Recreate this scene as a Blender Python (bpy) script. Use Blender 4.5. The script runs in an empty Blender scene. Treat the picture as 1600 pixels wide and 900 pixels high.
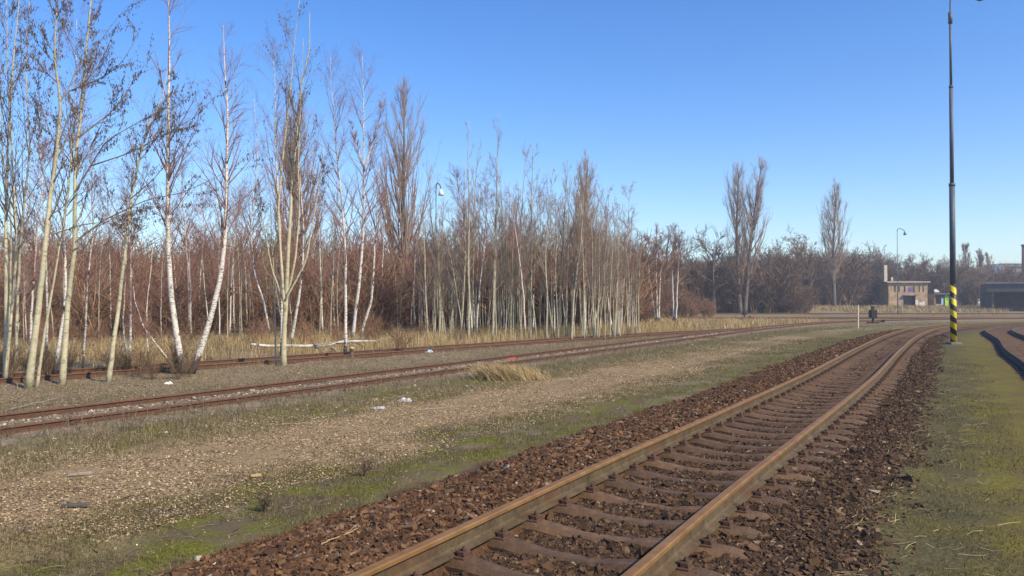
import bpy, math, random
import numpy as np
from mathutils import Vector
R = math.radians
random.seed(7); RNG = np.random.default_rng(7)
scene = bpy.context.scene
COL = scene.collection

# ------------------------------------------------------------------ camera, sky, sun, exposure
CAMZ = 2.10; F = 1250.0; PITCH = math.atan(23 / F)
cam_d = bpy.data.cameras.new('camera'); cam = bpy.data.objects.new('camera', cam_d); COL.objects.link(cam)
cam_d.sensor_width = 36; cam_d.lens = F / 1600 * 36; cam_d.clip_start = .05; cam_d.clip_end = 9000
cam.location = (0, 0, CAMZ); cam.rotation_euler = (R(90) + PITCH, 0, 0)
scene.camera = cam
SUN_AZ = 130.0; SUN_EL = 40.0          # azimuth clockwise from +Y
world = bpy.data.worlds.new('World'); scene.world = world; world.use_nodes = True
wn = world.node_tree; bg = wn.nodes['Background']
sky = wn.nodes.new('ShaderNodeTexSky'); sky.sky_type = 'NISHITA'; sky.sun_disc = False
sky.sun_elevation = R(SUN_EL); sky.sun_rotation = R(SUN_AZ)
sky.air_density = 1.0; sky.dust_density = 0.3; sky.ozone_density = 3.0; sky.altitude = 200
hs = wn.nodes.new('ShaderNodeHueSaturation'); hs.inputs['Saturation'].default_value = 1.30; hs.inputs['Value'].default_value = 1.0; hs.inputs['Hue'].default_value = .511
wn.links.new(sky.outputs[0], hs.inputs['Color']); wn.links.new(hs.outputs[0], bg.inputs[0]); bg.inputs[1].default_value = 0.15
sl = bpy.data.lights.new('sun', 'SUN'); so = bpy.data.objects.new('sun', sl); COL.objects.link(so)
sl.energy = 4.5; sl.angle = R(.53); sl.color = (1, .84, .60)
sd = Vector((math.sin(R(SUN_AZ)) * math.cos(R(SUN_EL)), math.cos(R(SUN_AZ)) * math.cos(R(SUN_EL)), math.sin(R(SUN_EL))))
so.rotation_euler = sd.to_track_quat('Z', 'Y').to_euler(); so.location = sd * 50
scene.view_settings.view_transform = 'Standard'; scene.view_settings.look = 'None'
scene.view_settings.gamma = 1; scene.view_settings.exposure = 0.48
scene.render.resolution_x = 1024; scene.render.resolution_y = 576
scene.render.engine = 'CYCLES'
scene.cycles.max_bounces = 5; scene.cycles.diffuse_bounces = 2; scene.cycles.volume_bounces = 0

# ------------------------------------------------------------------ picture <-> world
cp, sp_ = math.cos(PITCH), math.sin(PITCH)
def ray(px, py):
    u = (px - 800) / F; v = (450 - py) / F
    return np.array([u, cp - v * sp_, sp_ + v * cp])
def G(px, py, z=0.0):
    d = ray(px, py); t = (z - CAMZ) / d[2]; return np.array([0, 0, CAMZ]) + d * t
def AT(px, py, Y):
    d = ray(px, py); return np.array([0, 0, CAMZ]) + d * (Y / d[1])

# ------------------------------------------------------------------ numpy noise
def vnoise(x, y, seed=0):
    xi = np.floor(x).astype(np.int64); yi = np.floor(y).astype(np.int64); fx = x - xi; fy = y - yi
    fx = fx * fx * (3 - 2 * fx); fy = fy * fy * (3 - 2 * fy)
    def h(a, b):
        n = (a * 374761393 + b * 668265263 + seed * 1442695041) & 0xffffffff
        n = ((n ^ (n >> 13)) * 1274126177) & 0xffffffff
        return ((n ^ (n >> 16)) & 0xffff) / 65535.0
    return (h(xi, yi) * (1 - fx) + h(xi + 1, yi) * fx) * (1 - fy) + (h(xi, yi + 1) * (1 - fx) + h(xi + 1, yi + 1) * fx) * fy
def fbm(x, y, o=4, seed=0):
    s = 0; a = .5
    for k in range(o):
        s = s + a * vnoise(x * 2 ** k, y * 2 ** k, seed + k); a *= .5
    return s / (1 - .5 ** o)
def sstep(a, b, x):
    t = np.clip((x - a) / (b - a), 0, 1); return t * t * (3 - 2 * t)

# ------------------------------------------------------------------ track centre lines
def smooth_path(pts, step=.5):
    p = np.array(pts, float)
    q = np.vstack([2 * p[0] - p[1], p, 2 * p[-1] - p[-2]]); out = []
    for i in range(1, len(q) - 2):
        p0, p1, p2, p3 = q[i - 1], q[i], q[i + 1], q[i + 2]
        n = max(2, int(np.linalg.norm(p2 - p1) / step)); t = np.linspace(0, 1, n, endpoint=False)[:, None]
        out.append(.5 * ((2 * p1) + (-p0 + p2) * t + (2 * p0 - 5 * p1 + 4 * p2 - p3) * t * t + (-p0 + 3 * p1 - 3 * p2 + p3) * t ** 3))
    out.append(p[-1:]); o = np.vstack(out)
    for _ in range(3): o[1:-1] = (o[:-2] + 2 * o[1:-1] + o[2:]) / 4
    return o
def from_left_rail(pts, off=.75):
    p = np.array(pts, float); t = np.gradient(p, axis=0); t /= np.linalg.norm(t, axis=1)[:, None]
    return p + np.stack([t[:, 1], -t[:, 0]], 1) * off
k_ = .562
main_left = [(-1.03 - k_ * 22, 5 - 22), (-1.03 - k_ * 10, 5 - 10), (-1.03, 5), (.68, 8.1), (5.65, 16.8), (8.2, 21.4), (13.4, 31), (19.2, 41.4), (23.3, 48.3), (27.6, 55), (32.6, 61.2), (39, 67), (47, 72.6), (58, 78), (72, 83), (90, 88), (120, 94)]
PM = smooth_path(from_left_rail(main_left))
pa = [(-8.9 - .5 * i * 5 * 1.0, 13.9 - 5 * i * .9) for i in (3, 2, 1)]
PA = smooth_path(from_left_rail([(-8.9 - .5582 * 26, 13.9 - 26), (-8.9, 13.9), (-5.95, 19.1), (2.75, 34.6), (16.7, 59.6), (24.5, 72), (34, 84), (46, 94), (62, 102), (90, 110)]))
PB = smooth_path(from_left_rail([(-36, -6), (-21, 13), (-11.9, 25.0), (-9.2, 28.6), (-1.6, 38.9), (3.9, 46.3), (10.5, 54), (17.8, 62), (25.5, 73.6)]))
PC = smooth_path([(-75, 88), (-30, 98), (20, 104), (45, 105), (80, 104), (130, 112)])
PD = smooth_path([(-110, 118), (-40, 134), (30, 144), (70, 146), (120, 146), (190, 150)])
PE = smooth_path(from_left_rail([(4.4, 4), (9.3, 13), (15.3, 23.9), (19.0, 30.8), (24.0, 39.5), (29.6, 50), (33.6, 56.5), (40.2, 65), (50, 74), (66, 82), (95, 90)]))
def track_frame(P, n=None):
    t = np.gradient(P, axis=0); t /= np.linalg.norm(t, axis=1)[:, None]
    return t, np.stack([t[:, 1], -t[:, 0]], 1)
def sdist(P, x, y, coarse=3):
    """signed perpendicular distance (right positive) to a centre line"""
    Q = P[::coarse]; sh = x.shape; x = x.ravel(); y = y.ravel(); best = np.full(x.shape, 1e9); sg = np.zeros(x.shape)
    for a, b in zip(Q[:-1], Q[1:]):
        d = b - a; L2 = d @ d; t = np.clip(((x - a[0]) * d[0] + (y - a[1]) * d[1]) / L2, 0, 1)
        ex = x - a[0] - t * d[0]; ey = y - a[1] - t * d[1]; q = ex * ex + ey * ey
        c = np.sign(d[1] * ex - d[0] * ey); m = q < best; best[m] = q[m]; sg[m] = c[m]
    return (np.sqrt(best) * sg).reshape(sh)

def ground_h(x, y, dM=None, dA=None):
    x = np.asarray(x, float); y = np.asarray(y, float)
    if dM is None: dM = sdist(PM, x, y)
    if dA is None: dA = sdist(PA, x, y)
    und = (fbm(x * .35, y * .35, 3, 5) - .5) * .10 + (fbm(x * 2.2, y * 2.2, 3, 9) - .5) * .035
    h = und * sstep(.8, 2.5, np.abs(dA)) * 1.0
    h = h + .035 * sstep(2.2, .9, np.abs(dA)) - .05 * sstep(1.0, .6, np.abs(dA)) * 0
    # ballast bed of the main track
    left = .25 * sstep(-2.95, -1.35, dM)
    bed = np.where(dM < -.70, left + .015 * sstep(-1.8, -1.0, dM), np.where(dM < .70, .130, .10 + .055 * sstep(2.3, 1.5, dM)))
    bed = np.where((dM > -.86) & (dM < -.62), .235 + (.130 - .235) * sstep(-.80, -.66, dM), bed)
    fade = sstep(-3.2, -2.6, dM) * sstep(14, 8, dM)
    h = h * (1 - .6 * fade) + bed * fade
    h = h + .9 * sstep(150, 185, y) + .25 * sstep(24, 60, -dM - 4) * 0
    return h

# ------------------------------------------------------------------ mesh helpers
def mesh_from(name, V, Fq, mats, mat_idx=None, smooth=False, attrs=None):
    """V (n,3); Fq list of arrays, each (m,k)"""
    me = bpy.data.meshes.new(name)
    V = np.ascontiguousarray(V, dtype=np.float32)
    if not isinstance(Fq, (list, tuple)): Fq = [Fq]
    Fq = [np.asarray(f, dtype=np.int32) for f in Fq if len(f)]
    loops = np.concatenate([f.ravel() for f in Fq]); sizes = np.concatenate([np.full(len(f), f.shape[1], np.int32) for f in Fq])
    starts = np.concatenate([[0], np.cumsum(sizes)[:-1]]).astype(np.int32)
    me.vertices.add(len(V)); me.vertices.foreach_set('co', V.ravel())
    me.loops.add(len(loops)); me.loops.foreach_set('vertex_index', loops)
    me.polygons.add(len(sizes)); me.polygons.foreach_set('loop_start', starts); me.polygons.foreach_set('loop_total', sizes)
    for m in (mats if isinstance(mats, (list, tuple)) else [mats]): me.materials.append(m)
    if mat_idx is not None: me.polygons.foreach_set('material_index', np.asarray(mat_idx, np.int32))
    me.polygons.foreach_set('use_smooth', np.full(len(sizes), bool(smooth)))
    if attrs:
        for k, a in attrs.items():
            ca = me.color_attributes.new(k, 'FLOAT_COLOR', 'POINT'); ca.data.foreach_set('color', np.ascontiguousarray(a, np.float32).ravel())
    me.update(calc_edges=True); me.validate(); return me
def link(name, me, parent=None, loc=None):
    o = bpy.data.objects.new(name, me); COL.objects.link(o)
    if parent is not None: o.parent = parent
    if loc is not None: o.location = loc
    return o
def tag(o, label=None, cat=None, group=None, kind=None):
    if label: o['label'] = label
    if cat: o['category'] = cat
    if group: o['group'] = group
    if kind: o['kind'] = kind
    return o
def empty(name, loc, label, cat, group=None, rz=0):
    o = link(name, None, None, loc); o.rotation_euler[2] = rz; o.empty_display_size = .3
    return tag(o, label, cat, group)

class MB:
    """collects boxes, tubes and polygons into ONE mesh"""
    def __init__(s): s.V = []; s.F = {}; s.n = 0; s.M = {}
    def add(s, V, Fs, mi=0):
        V = np.asarray(V, float).reshape(-1, 3)
        for f in (Fs if isinstance(Fs, list) else [Fs]):
            f = np.asarray(f); s.F.setdefault(f.shape[1], []).append(f + s.n); s.M.setdefault(f.shape[1], []).append(np.full(len(f), mi))
        s.V.append(V); s.n += len(V); return s
    def box(s, c, d, rz=0, mi=0, taper=1.0, bev=0.0):
        x, y, z = d[0] / 2, d[1] / 2, d[2] / 2
        b = bev
        def ring(px, py, zz): return [(-px + b, -py, zz), (px - b, -py, zz), (px, -py + b, zz), (px, py - b, zz), (px - b, py, zz), (-px + b, py, zz), (-px, py - b, zz), (-px, -py + b, zz)]
        if b > 0:
            v = np.array(ring(x, y, -z) + ring(x, y, z - b) + ring(x - b, y - b, z)); F4 = []
            for r in (0, 1):
                for i in range(8): F4.append((r * 8 + i, r * 8 + (i + 1) % 8, (r + 1) * 8 + (i + 1) % 8, (r + 1) * 8 + i))
            fs = [np.array(F4), np.array([[7, 6, 5, 4, 3, 2, 1, 0], list(range(16, 24))])]
        else:
            v = np.array([(-x, -y, -z), (x, -y, -z), (x, y, -z), (-x, y, -z), (-x * taper, -y * taper, z), (x * taper, -y * taper, z), (x * taper, y * taper, z), (-x * taper, y * taper, z)])
            fs = [np.array([(3, 2, 1, 0), (4, 5, 6, 7), (0, 1, 5, 4), (1, 2, 6, 5), (2, 3, 7, 6), (3, 0, 4, 7)])]
        ca, sa = math.cos(rz), math.sin(rz)
        v = np.stack([v[:, 0] * ca - v[:, 1] * sa, v[:, 0] * sa + v[:, 1] * ca, v[:, 2]], 1) + np.asarray(c, float)
        return s.add(v, fs, mi)
    def tube(s, pts, rad, sides=10, mi=0, cap=True):
        V, Fq = tubes(np.asarray(pts, float)[None], np.broadcast_to(np.asarray(rad, float), (1, len(pts))), sides)
        fs = [Fq]
        if cap: fs.append(np.array([list(range(sides))[::-1], list(range((len(pts) - 1) * sides, len(pts) * sides))]))
        return s.add(V, fs, mi)
    def mesh(s, name, mats, smooth=False):
        ks = sorted(s.F); return mesh_from(name, np.vstack(s.V), [np.vstack(s.F[k]) for k in ks], mats, np.concatenate([np.concatenate(s.M[k]) for k in ks]), smooth)
    def build(s, name, mats, parent=None, loc=None, smooth=False): return link(name, s.mesh(name, mats, smooth), parent, loc)

def tubes(P, Rr, sides=3):
    """P (N,n,3), Rr (N,n) -> verts, quads"""
    N, n, _ = P.shape
    T = np.gradient(P, axis=1); T /= np.linalg.norm(T, axis=2, keepdims=True) + 1e-9
    ref = np.where(np.abs(T[:, :1, 2:3]) > .8, np.array([[[1., .2, 0]]]), np.array([[[0., 0, 1.]]]))
    ref = np.broadcast_to(ref, T.shape)
    U = np.cross(T, ref); U /= np.linalg.norm(U, axis=2, keepdims=True) + 1e-9; W = np.cross(T, U)
    a = np.linspace(0, 2 * np.pi, sides, endpoint=False)
    V = P[:, :, None, :] + Rr[:, :, None, None] * (U[:, :, None, :] * np.cos(a)[None, None, :, None] + W[:, :, None, :] * np.sin(a)[None, None, :, None])
    idx = np.arange(N * n * sides).reshape(N, n, sides); nx = np.roll(idx, -1, axis=2)
    Fq = np.stack([idx[:, :-1], nx[:, :-1], nx[:, 1:], idx[:, 1:]], -1).reshape(-1, 4)
    return V.reshape(-1, 3), Fq

# ------------------------------------------------------------------ materials
def mat(name):
    m = bpy.data.materials.new(name); m.use_nodes = True; nt = m.node_tree; b = nt.nodes['Principled BSDF']
    return m, nt, b
def N(nt, t, **kw):
    n = nt.nodes.new(t)
    for k, v in kw.items():
        if k in n.inputs.keys(): n.inputs[k].default_value = v
        else: setattr(n, k, v)
    return n
def ramp(nt, fac, stops, interp='LINEAR'):
    r = nt.nodes.new('ShaderNodeValToRGB'); r.color_ramp.interpolation = interp; e = r.color_ramp.elements
    while len(e) < len(stops): e.new(.5)
    for i, (p, c) in enumerate(stops): e[i].position = p; e[i].color = (*c, 1) if len(c) == 3 else c
    nt.links.new(fac, r.inputs[0]); return r.outputs[0]
def mixc(nt, fac, a, b, mode='MIX'):
    m = nt.nodes.new('ShaderNodeMix'); m.data_type = 'RGBA'; m.blend_type = mode
    for s, v in ((0, fac), (6, a), (7, b)):
        if hasattr(v, 'default_value') or hasattr(v, 'links'): nt.links.new(v, m.inputs[s])
        else: m.inputs[s].default_value = v if s == 0 else (*v, 1)
    return m.outputs[2]
def noise(nt, scale, detail=4, rough=.55, coord='Object', stretch=None, dist=0):
    tc = nt.nodes.new('ShaderNodeTexCoord'); src = tc.outputs[coord]
    if stretch:
        mp = nt.nodes.new('ShaderNodeMapping'); mp.inputs['Scale'].default_value = stretch; nt.links.new(src, mp.inputs[0]); src = mp.outputs[0]
    n = N(nt, 'ShaderNodeTexNoise', Scale=scale, Detail=detail, Roughness=rough, Distortion=dist); nt.links.new(src, n.inputs['Vector']); return n.outputs[0]
def bump(nt, b, h, s=.3, d=.02):
    bn = N(nt, 'ShaderNodeBump', Strength=s, Distance=d); nt.links.new(h, bn.inputs['Height']); nt.links.new(bn.outputs[0], b.inputs['Normal'])
def simple(name, c1, c2, scale=6, rough=.85, stretch=None, spec=.3, bs=.3, metal=0):
    m, nt, b = mat(name); n = noise(nt, scale, 5, .6, stretch=stretch)
    nt.links.new(ramp(nt, n, [(.3, c1), (.7, c2)]), b.inputs['Base Color']); b.inputs['Roughness'].default_value = rough
    b.inputs['Specular IOR Level'].default_value = spec; b.inputs['Metallic'].default_value = metal
    if bs: bump(nt, b, n, bs)
    return m
def island(name, stops, rough=.9, scale=20, var=.35, spec=.2, trans=0):
    """colour differs per stone / leaf / blade"""
    m, nt, b = mat(name); g = nt.nodes.new('ShaderNodeNewGeometry')
    c = ramp(nt, g.outputs['Random Per Island'], stops)
    n = noise(nt, scale, 3, .6); k = ramp(nt, n, [(.25, (1 - var,) * 3), (.75, (1 + var * .4,) * 3)])
    nt.links.new(mixc(nt, 1.0, c, k, 'MULTIPLY'), b.inputs['Base Color']); b.inputs['Roughness'].default_value = rough
    b.inputs['Specular IOR Level'].default_value = spec
    return m

M = {}
M['stone_left'] = island('ballast_rust', [(0, (.045, .025, .014)), (.35, (.095, .051, .027)), (.7, (.145, .078, .040)), (.95, (.20, .115, .06)), (.993, (.30, .24, .17)), (1, (.42, .38, .3))], scale=14, var=.45)
M['stone_right'] = island('ballast_dark', [(0, (.035, .024, .016)), (.4, (.072, .044, .027)), (.75, (.108, .062, .035)), (.96, (.15, .10, .055)), (.993, (.30, .22, .13)), (1, (.45, .40, .3))], scale=14, var=.45)
M['stone_pale'] = island('gravel_pale', [(0, (.12, .10, .08)), (.5, (.26, .22, .17)), (.9, (.40, .34, .27)), (1, (.62, .58, .5))], scale=14)
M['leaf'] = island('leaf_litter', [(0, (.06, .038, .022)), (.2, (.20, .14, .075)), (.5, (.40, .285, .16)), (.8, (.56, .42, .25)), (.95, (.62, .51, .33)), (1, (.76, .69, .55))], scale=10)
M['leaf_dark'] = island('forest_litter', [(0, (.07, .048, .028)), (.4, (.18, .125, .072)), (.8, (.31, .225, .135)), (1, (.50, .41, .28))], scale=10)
M['grass_green'] = island('grass_green', [(0, (.06, .066, .010)), (.4, (.125, .135, .014)), (.75, (.20, .19, .025)), (.92, (.24, .21, .08)), (1, (.36, .31, .18))], scale=3)
M['grass_moss'] = island('grass_moss', [(0, (.07, .068, .008)), (.5, (.14, .132, .012)), (.85, (.21, .19, .022)), (1, (.32, .27, .08))], scale=3)
M['grass_dark'] = island('grass_dull', [(0, (.03, .032, .014)), (.4, (.075, .07, .028)), (.7, (.13, .105, .05)), (.9, (.24, .19, .10)), (1, (.42, .35, .22))], scale=3)
M['grass_dry'] = island('grass_dry', [(0, (.20, .14, .06)), (.4, (.38, .28, .13)), (.75, (.53, .41, .21)), (1, (.68, .56, .33))], scale=3)
M['grass_olive'] = island('grass_dead', [(0, (.10, .08, .045)), (.4, (.19, .15, .085)), (.8, (.29, .235, .14)), (1, (.42, .35, .23))], scale=3)
M['stalk'] = island('weed_stalk', [(0, (.06, .04, .03)), (.6, (.14, .10, .07)), (1, (.28, .22, .16))])
M['scrub'] = island('scrub_twigs', [(0, (.10, .055, .033)), (.5, (.22, .12, .07)), (.85, (.32, .195, .12)), (1, (.46, .35, .24))], scale=2)
M['scrub_far'] = island('far_scrub_twigs', [(0, (.08, .052, .032)), (.5, (.16, .105, .062)), (.85, (.24, .165, .105)), (1, (.33, .25, .17))], scale=2)
M['scrub_red'] = island('red_twigs', [(0, (.10, .02, .018)), (.6, (.20, .045, .035)), (1, (.28, .09, .06))], scale=2)
M['catkin'] = island('catkins', [(0, (.05, .035, .03)), (.6, (.12, .085, .07)), (1, (.24, .19, .15))])
M['twig_birch'] = simple('twig_birch', (.20, .10, .078), (.30, .17, .135), 3, bs=0)
M['twig_aspen'] = simple('twig_aspen', (.21, .16, .12), (.32, .26, .20), 3, bs=0)
M['twig_dark'] = simple('twig_dark', (.14, .11, .08), (.25, .21, .16), 3, bs=0)
M['twig_far'] = simple('twig_far', (.15, .105, .07), (.24, .18, .125), .5, bs=0)
M['twig_poplar'] = simple('twig_poplar', (.22, .16, .125), (.34, .26, .205), .5, bs=0)
def bark_birch():
    m, nt, b = mat('birch_bark')
    n1 = noise(nt, 5, 4, .6, stretch=(2.0, 2.0, 9.0)); n2 = noise(nt, 3.0, 3, .5, stretch=(1, 1, .8))
    c = ramp(nt, n1, [(.36, (.045, .038, .034)), (.43, (.34, .31, .27)), (.49, (.60, .57, .51)), (1, (.76, .73, .67))])
    c2 = ramp(nt, n2, [(.33, (.055, .048, .042)), (.40, (1, 1, 1))])
    # rougher black bark at the foot of the tree
    tc = nt.nodes.new('ShaderNodeTexCoord'); sx = nt.nodes.new('ShaderNodeSeparateXYZ'); nt.links.new(tc.outputs['Object'], sx.inputs[0])
    n3 = noise(nt, 11, 4, .65, stretch=(1, 1, .35)); ad = N(nt, 'ShaderNodeMath', operation='MULTIPLY_ADD'); nt.links.new(n3, ad.inputs[0]); ad.inputs[1].default_value = -2.6; nt.links.new(sx.outputs[2], ad.inputs[2])
    f = ramp(nt, ad.outputs[0], [(0, (1, 1, 1)), (.12, (0, 0, 0))])
    ad.inputs[1].default_value = -.95
    c3 = mixc(nt, f, mixc(nt, 1.0, c, c2, 'MULTIPLY'), (.06, .05, .043))
    nt.links.new(c3, b.inputs['Base Color']); b.inputs['Roughness'].default_value = .7; bump(nt, b, n1, .4, .01); return m
M['bark_birch'] = bark_birch()
def bark_aspen(name, c0, c1, c2):
    m, nt, b = mat(name); n1 = noise(nt, 4, 5, .65, stretch=(1.5, 1.5, 3)); n2 = noise(nt, 1.1, 3, .5, stretch=(1, 1, .5))
    c = ramp(nt, n1, [(.30, c0), (.42, c1), (.75, c2)]); k = ramp(nt, n2, [(.3, (.72, .74, .7)), (.7, (1.1, 1.08, 1.0))]); n4 = noise(nt, 5, 3, .6, stretch=(1, 1, 4.5)); k = mixc(nt, 1.0, k, ramp(nt, n4, [(.30, (.28, .26, .24)), (.37, (1, 1, 1))]), 'MULTIPLY')
    nt.links.new(mixc(nt, 1.0, c, k, 'MULTIPLY'), b.inputs['Base Color']); b.inputs['Roughness'].default_value = .75; bump(nt, b, n1, .4, .01); return m
M['bark_aspen'] = bark_aspen('aspen_bark', (.16, .14, .09), (.42, .39, .27), (.58, .55, .41))
M['bark_sapling'] = bark_aspen('sapling_bark', (.15, .13, .09), (.36, .33, .245), (.52, .49, .38))
M['bark_dark'] = bark_aspen('dark_bark', (.05, .042, .036), (.10, .085, .07), (.16, .14, .115))
M['bark_poplar'] = bark_aspen('poplar_bark', (.06, .05, .042), (.12, .10, .085), (.19, .165, .14))
M['rust_rail'] = simple('rusty_rail_side', (.06, .034, .021), (.125, .064, .038), 9, .85, (1, 1, 3))
M['rust_top'] = simple('rusty_rail_top', (.10, .054, .034), (.165, .09, .055), 9, .7)
def rail_side_mat():
    m, nt, b = mat('rail_side'); n = noise(nt, 6, 6, .7); n2 = noise(nt, 60, 4, .7); n3 = noise(nt, 2.2, 3, .6)
    c = ramp(nt, n, [(.3, (.05, .036, .02)), (.5, (.095, .072, .042)), (.7, (.135, .108, .066))]); c = mixc(nt, 1.0, c, ramp(nt, n2, [(.3, (.6, .58, .55)), (.62, (1.1, 1.08, 1.05))]), 'MULTIPLY')
    c = mixc(nt, ramp(nt, n3, [(.52, (0, 0, 0)), (.66, (.7, .7, .7))]), c, (.10, .05, .025))
    nt.links.new(c, b.inputs['Base Color']); b.inputs['Roughness'].default_value = .78; b.inputs['Specular IOR Level'].default_value = .25; bump(nt, b, n2, .4, .004); return m
M['rail_side'] = rail_side_mat()
M['rail_top'] = simple('rail_running_top', (.15, .080, .028), (.235, .135, .056), 5, .62, spec=.25)
M['rail_dark'] = simple('dark_rail_side', (.05, .042, .036), (.10, .08, .06), 9, .8)
def sleeper_mat():
    m, nt, b = mat('rusty_sleeper'); n = noise(nt, 7, 6, .65); n2 = noise(nt, 45, 3, .6)
    c = ramp(nt, n, [(.28, (.055, .032, .016)), (.5, (.115, .066, .033)), (.72, (.18, .108, .055))])
    oi = nt.nodes.new('ShaderNodeObjectInfo'); k = ramp(nt, oi.outputs['Random'], [(0, (.75, .74, .73)), (1, (1.2, 1.18, 1.15))])
    c = mixc(nt, 1.0, c, k, 'MULTIPLY'); c = mixc(nt, 1.0, c, ramp(nt, n2, [(.3, (.7,) * 3), (.6, (1.05,) * 3)]), 'MULTIPLY')
    nt.links.new(c, b.inputs['Base Color']); b.inputs['Roughness'].default_value = .8; bump(nt, b, n2, .35, .01); return m
M['sleeper'] = sleeper_mat()
M['clamp'] = simple('clamp_iron', (.045, .028, .02), (.12, .065, .042), 25, .8)
M['pole'] = simple('painted_pole', (.07, .09, .115), (.12, .15, .18), 6, .55, (1, 1, .3))
M['concrete'] = simple('concrete', (.13, .12, .10), (.22, .20, .17), 4, .9)
M['plaster'] = simple('weathered_plaster', (.27, .195, .11), (.52, .40, .25), 1.1, .95, bs=.5)
M['black'] = simple('black_iron', (.012, .012, .012), (.03, .028, .026), 8, .6)
M['white'] = simple('white_paint', (.62, .62, .60), (.8, .8, .78), 8, .6)
M['cream'] = simple('cream_render', (.55, .46, .36), (.68, .58, .46), 3, .9)
M['brick_buff'] = simple('buff_masonry', (.30, .235, .16), (.42, .34, .24), 3, .9)
M['dark_glass'] = simple('dark_glass', (.03, .034, .035), (.06, .065, .065), 2, .2, bs=0)
M['shutter'] = simple('boarded_window', (.10, .065, .04), (.18, .12, .08), 4, .85)
M['roofing'] = simple('roofing_felt', (.06, .06, .06), (.12, .115, .11), 2, .9)
M['bridge'] = simple('bridge_concrete', (.045, .05, .052), (.085, .09, .09), .8, .95)
M['bridge_light'] = simple('bridge_edge_concrete', (.14, .15, .15), (.22, .225, .22), .8, .95)
M['block'] = simple('tower_block_panel', (.17, .17, .15), (.24, .235, .21), .3, .9)
M['blue_panel'] = simple('blue_panel', (.10, .16, .24), (.14, .21, .30), .3, .8)
M['red_brick'] = simple('red_brick', (.20, .07, .05), (.28, .11, .08), 1, .9)
M['green_sign'] = simple('lime_panel', (.33, .62, .05), (.40, .70, .07), 2, .6, bs=0)
M['plastic'] = simple('crumpled_plastic', (.22, .215, .21), (.50, .49, .48), 12, .35, spec=.5)
M['pink'] = simple('red_wrapper', (.50, .045, .035), (.6, .10, .07), 12, .5)
M['blue_pl'] = simple('blue_wrapper', (.22, .42, .62), (.45, .6, .72), 12, .5)
M['wood_grey'] = simple('weathered_wood', (.20, .17, .13), (.38, .34, .28), 12, .9, (1, 6, 1))
M['wood_cut'] = simple('cut_wood', (.36, .25, .11), (.50, .36, .17), 12, .8)

# striped paint on the pole foot
def stripes():
    m, nt, b = mat('yellow_black_stripes'); tc = nt.nodes.new('ShaderNodeTexCoord'); sx = nt.nodes.new('ShaderNodeSeparateXYZ'); nt.links.new(tc.outputs['Object'], sx.inputs[0])
    at = N(nt, 'ShaderNodeMath', operation='ARCTAN2'); nt.links.new(sx.outputs[1], at.inputs[0]); nt.links.new(sx.outputs[0], at.inputs[1])
    m1 = N(nt, 'ShaderNodeMath', operation='MULTIPLY_ADD'); nt.links.new(at.outputs[0], m1.inputs[0]); m1.inputs[1].default_value = 1 / (2 * math.pi)
    dv = N(nt, 'ShaderNodeMath', operation='DIVIDE'); nt.links.new(sx.outputs[2], dv.inputs[0]); dv.inputs[1].default_value = .575
    nt.links.new(dv.outputs[0], m1.inputs[2]); fr = N(nt, 'ShaderNodeMath', operation='FRACT'); nt.links.new(m1.outputs[0], fr.inputs[0])
    c = ramp(nt, fr.outputs[0], [(0, (.62, .50, .015)), (.52, (.012, .012, .012))], 'CONSTANT')
    n = noise(nt, 14, 5, .7); c = mixc(nt, ramp(nt, n, [(.60, (0, 0, 0)), (.70, (.8, .8, .8))]), c, (.10, .09, .05))
    nt.links.new(c, b.inputs['Base Color']); b.inputs['Roughness'].default_value = .5; return m
M['stripes'] = stripes()

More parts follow.
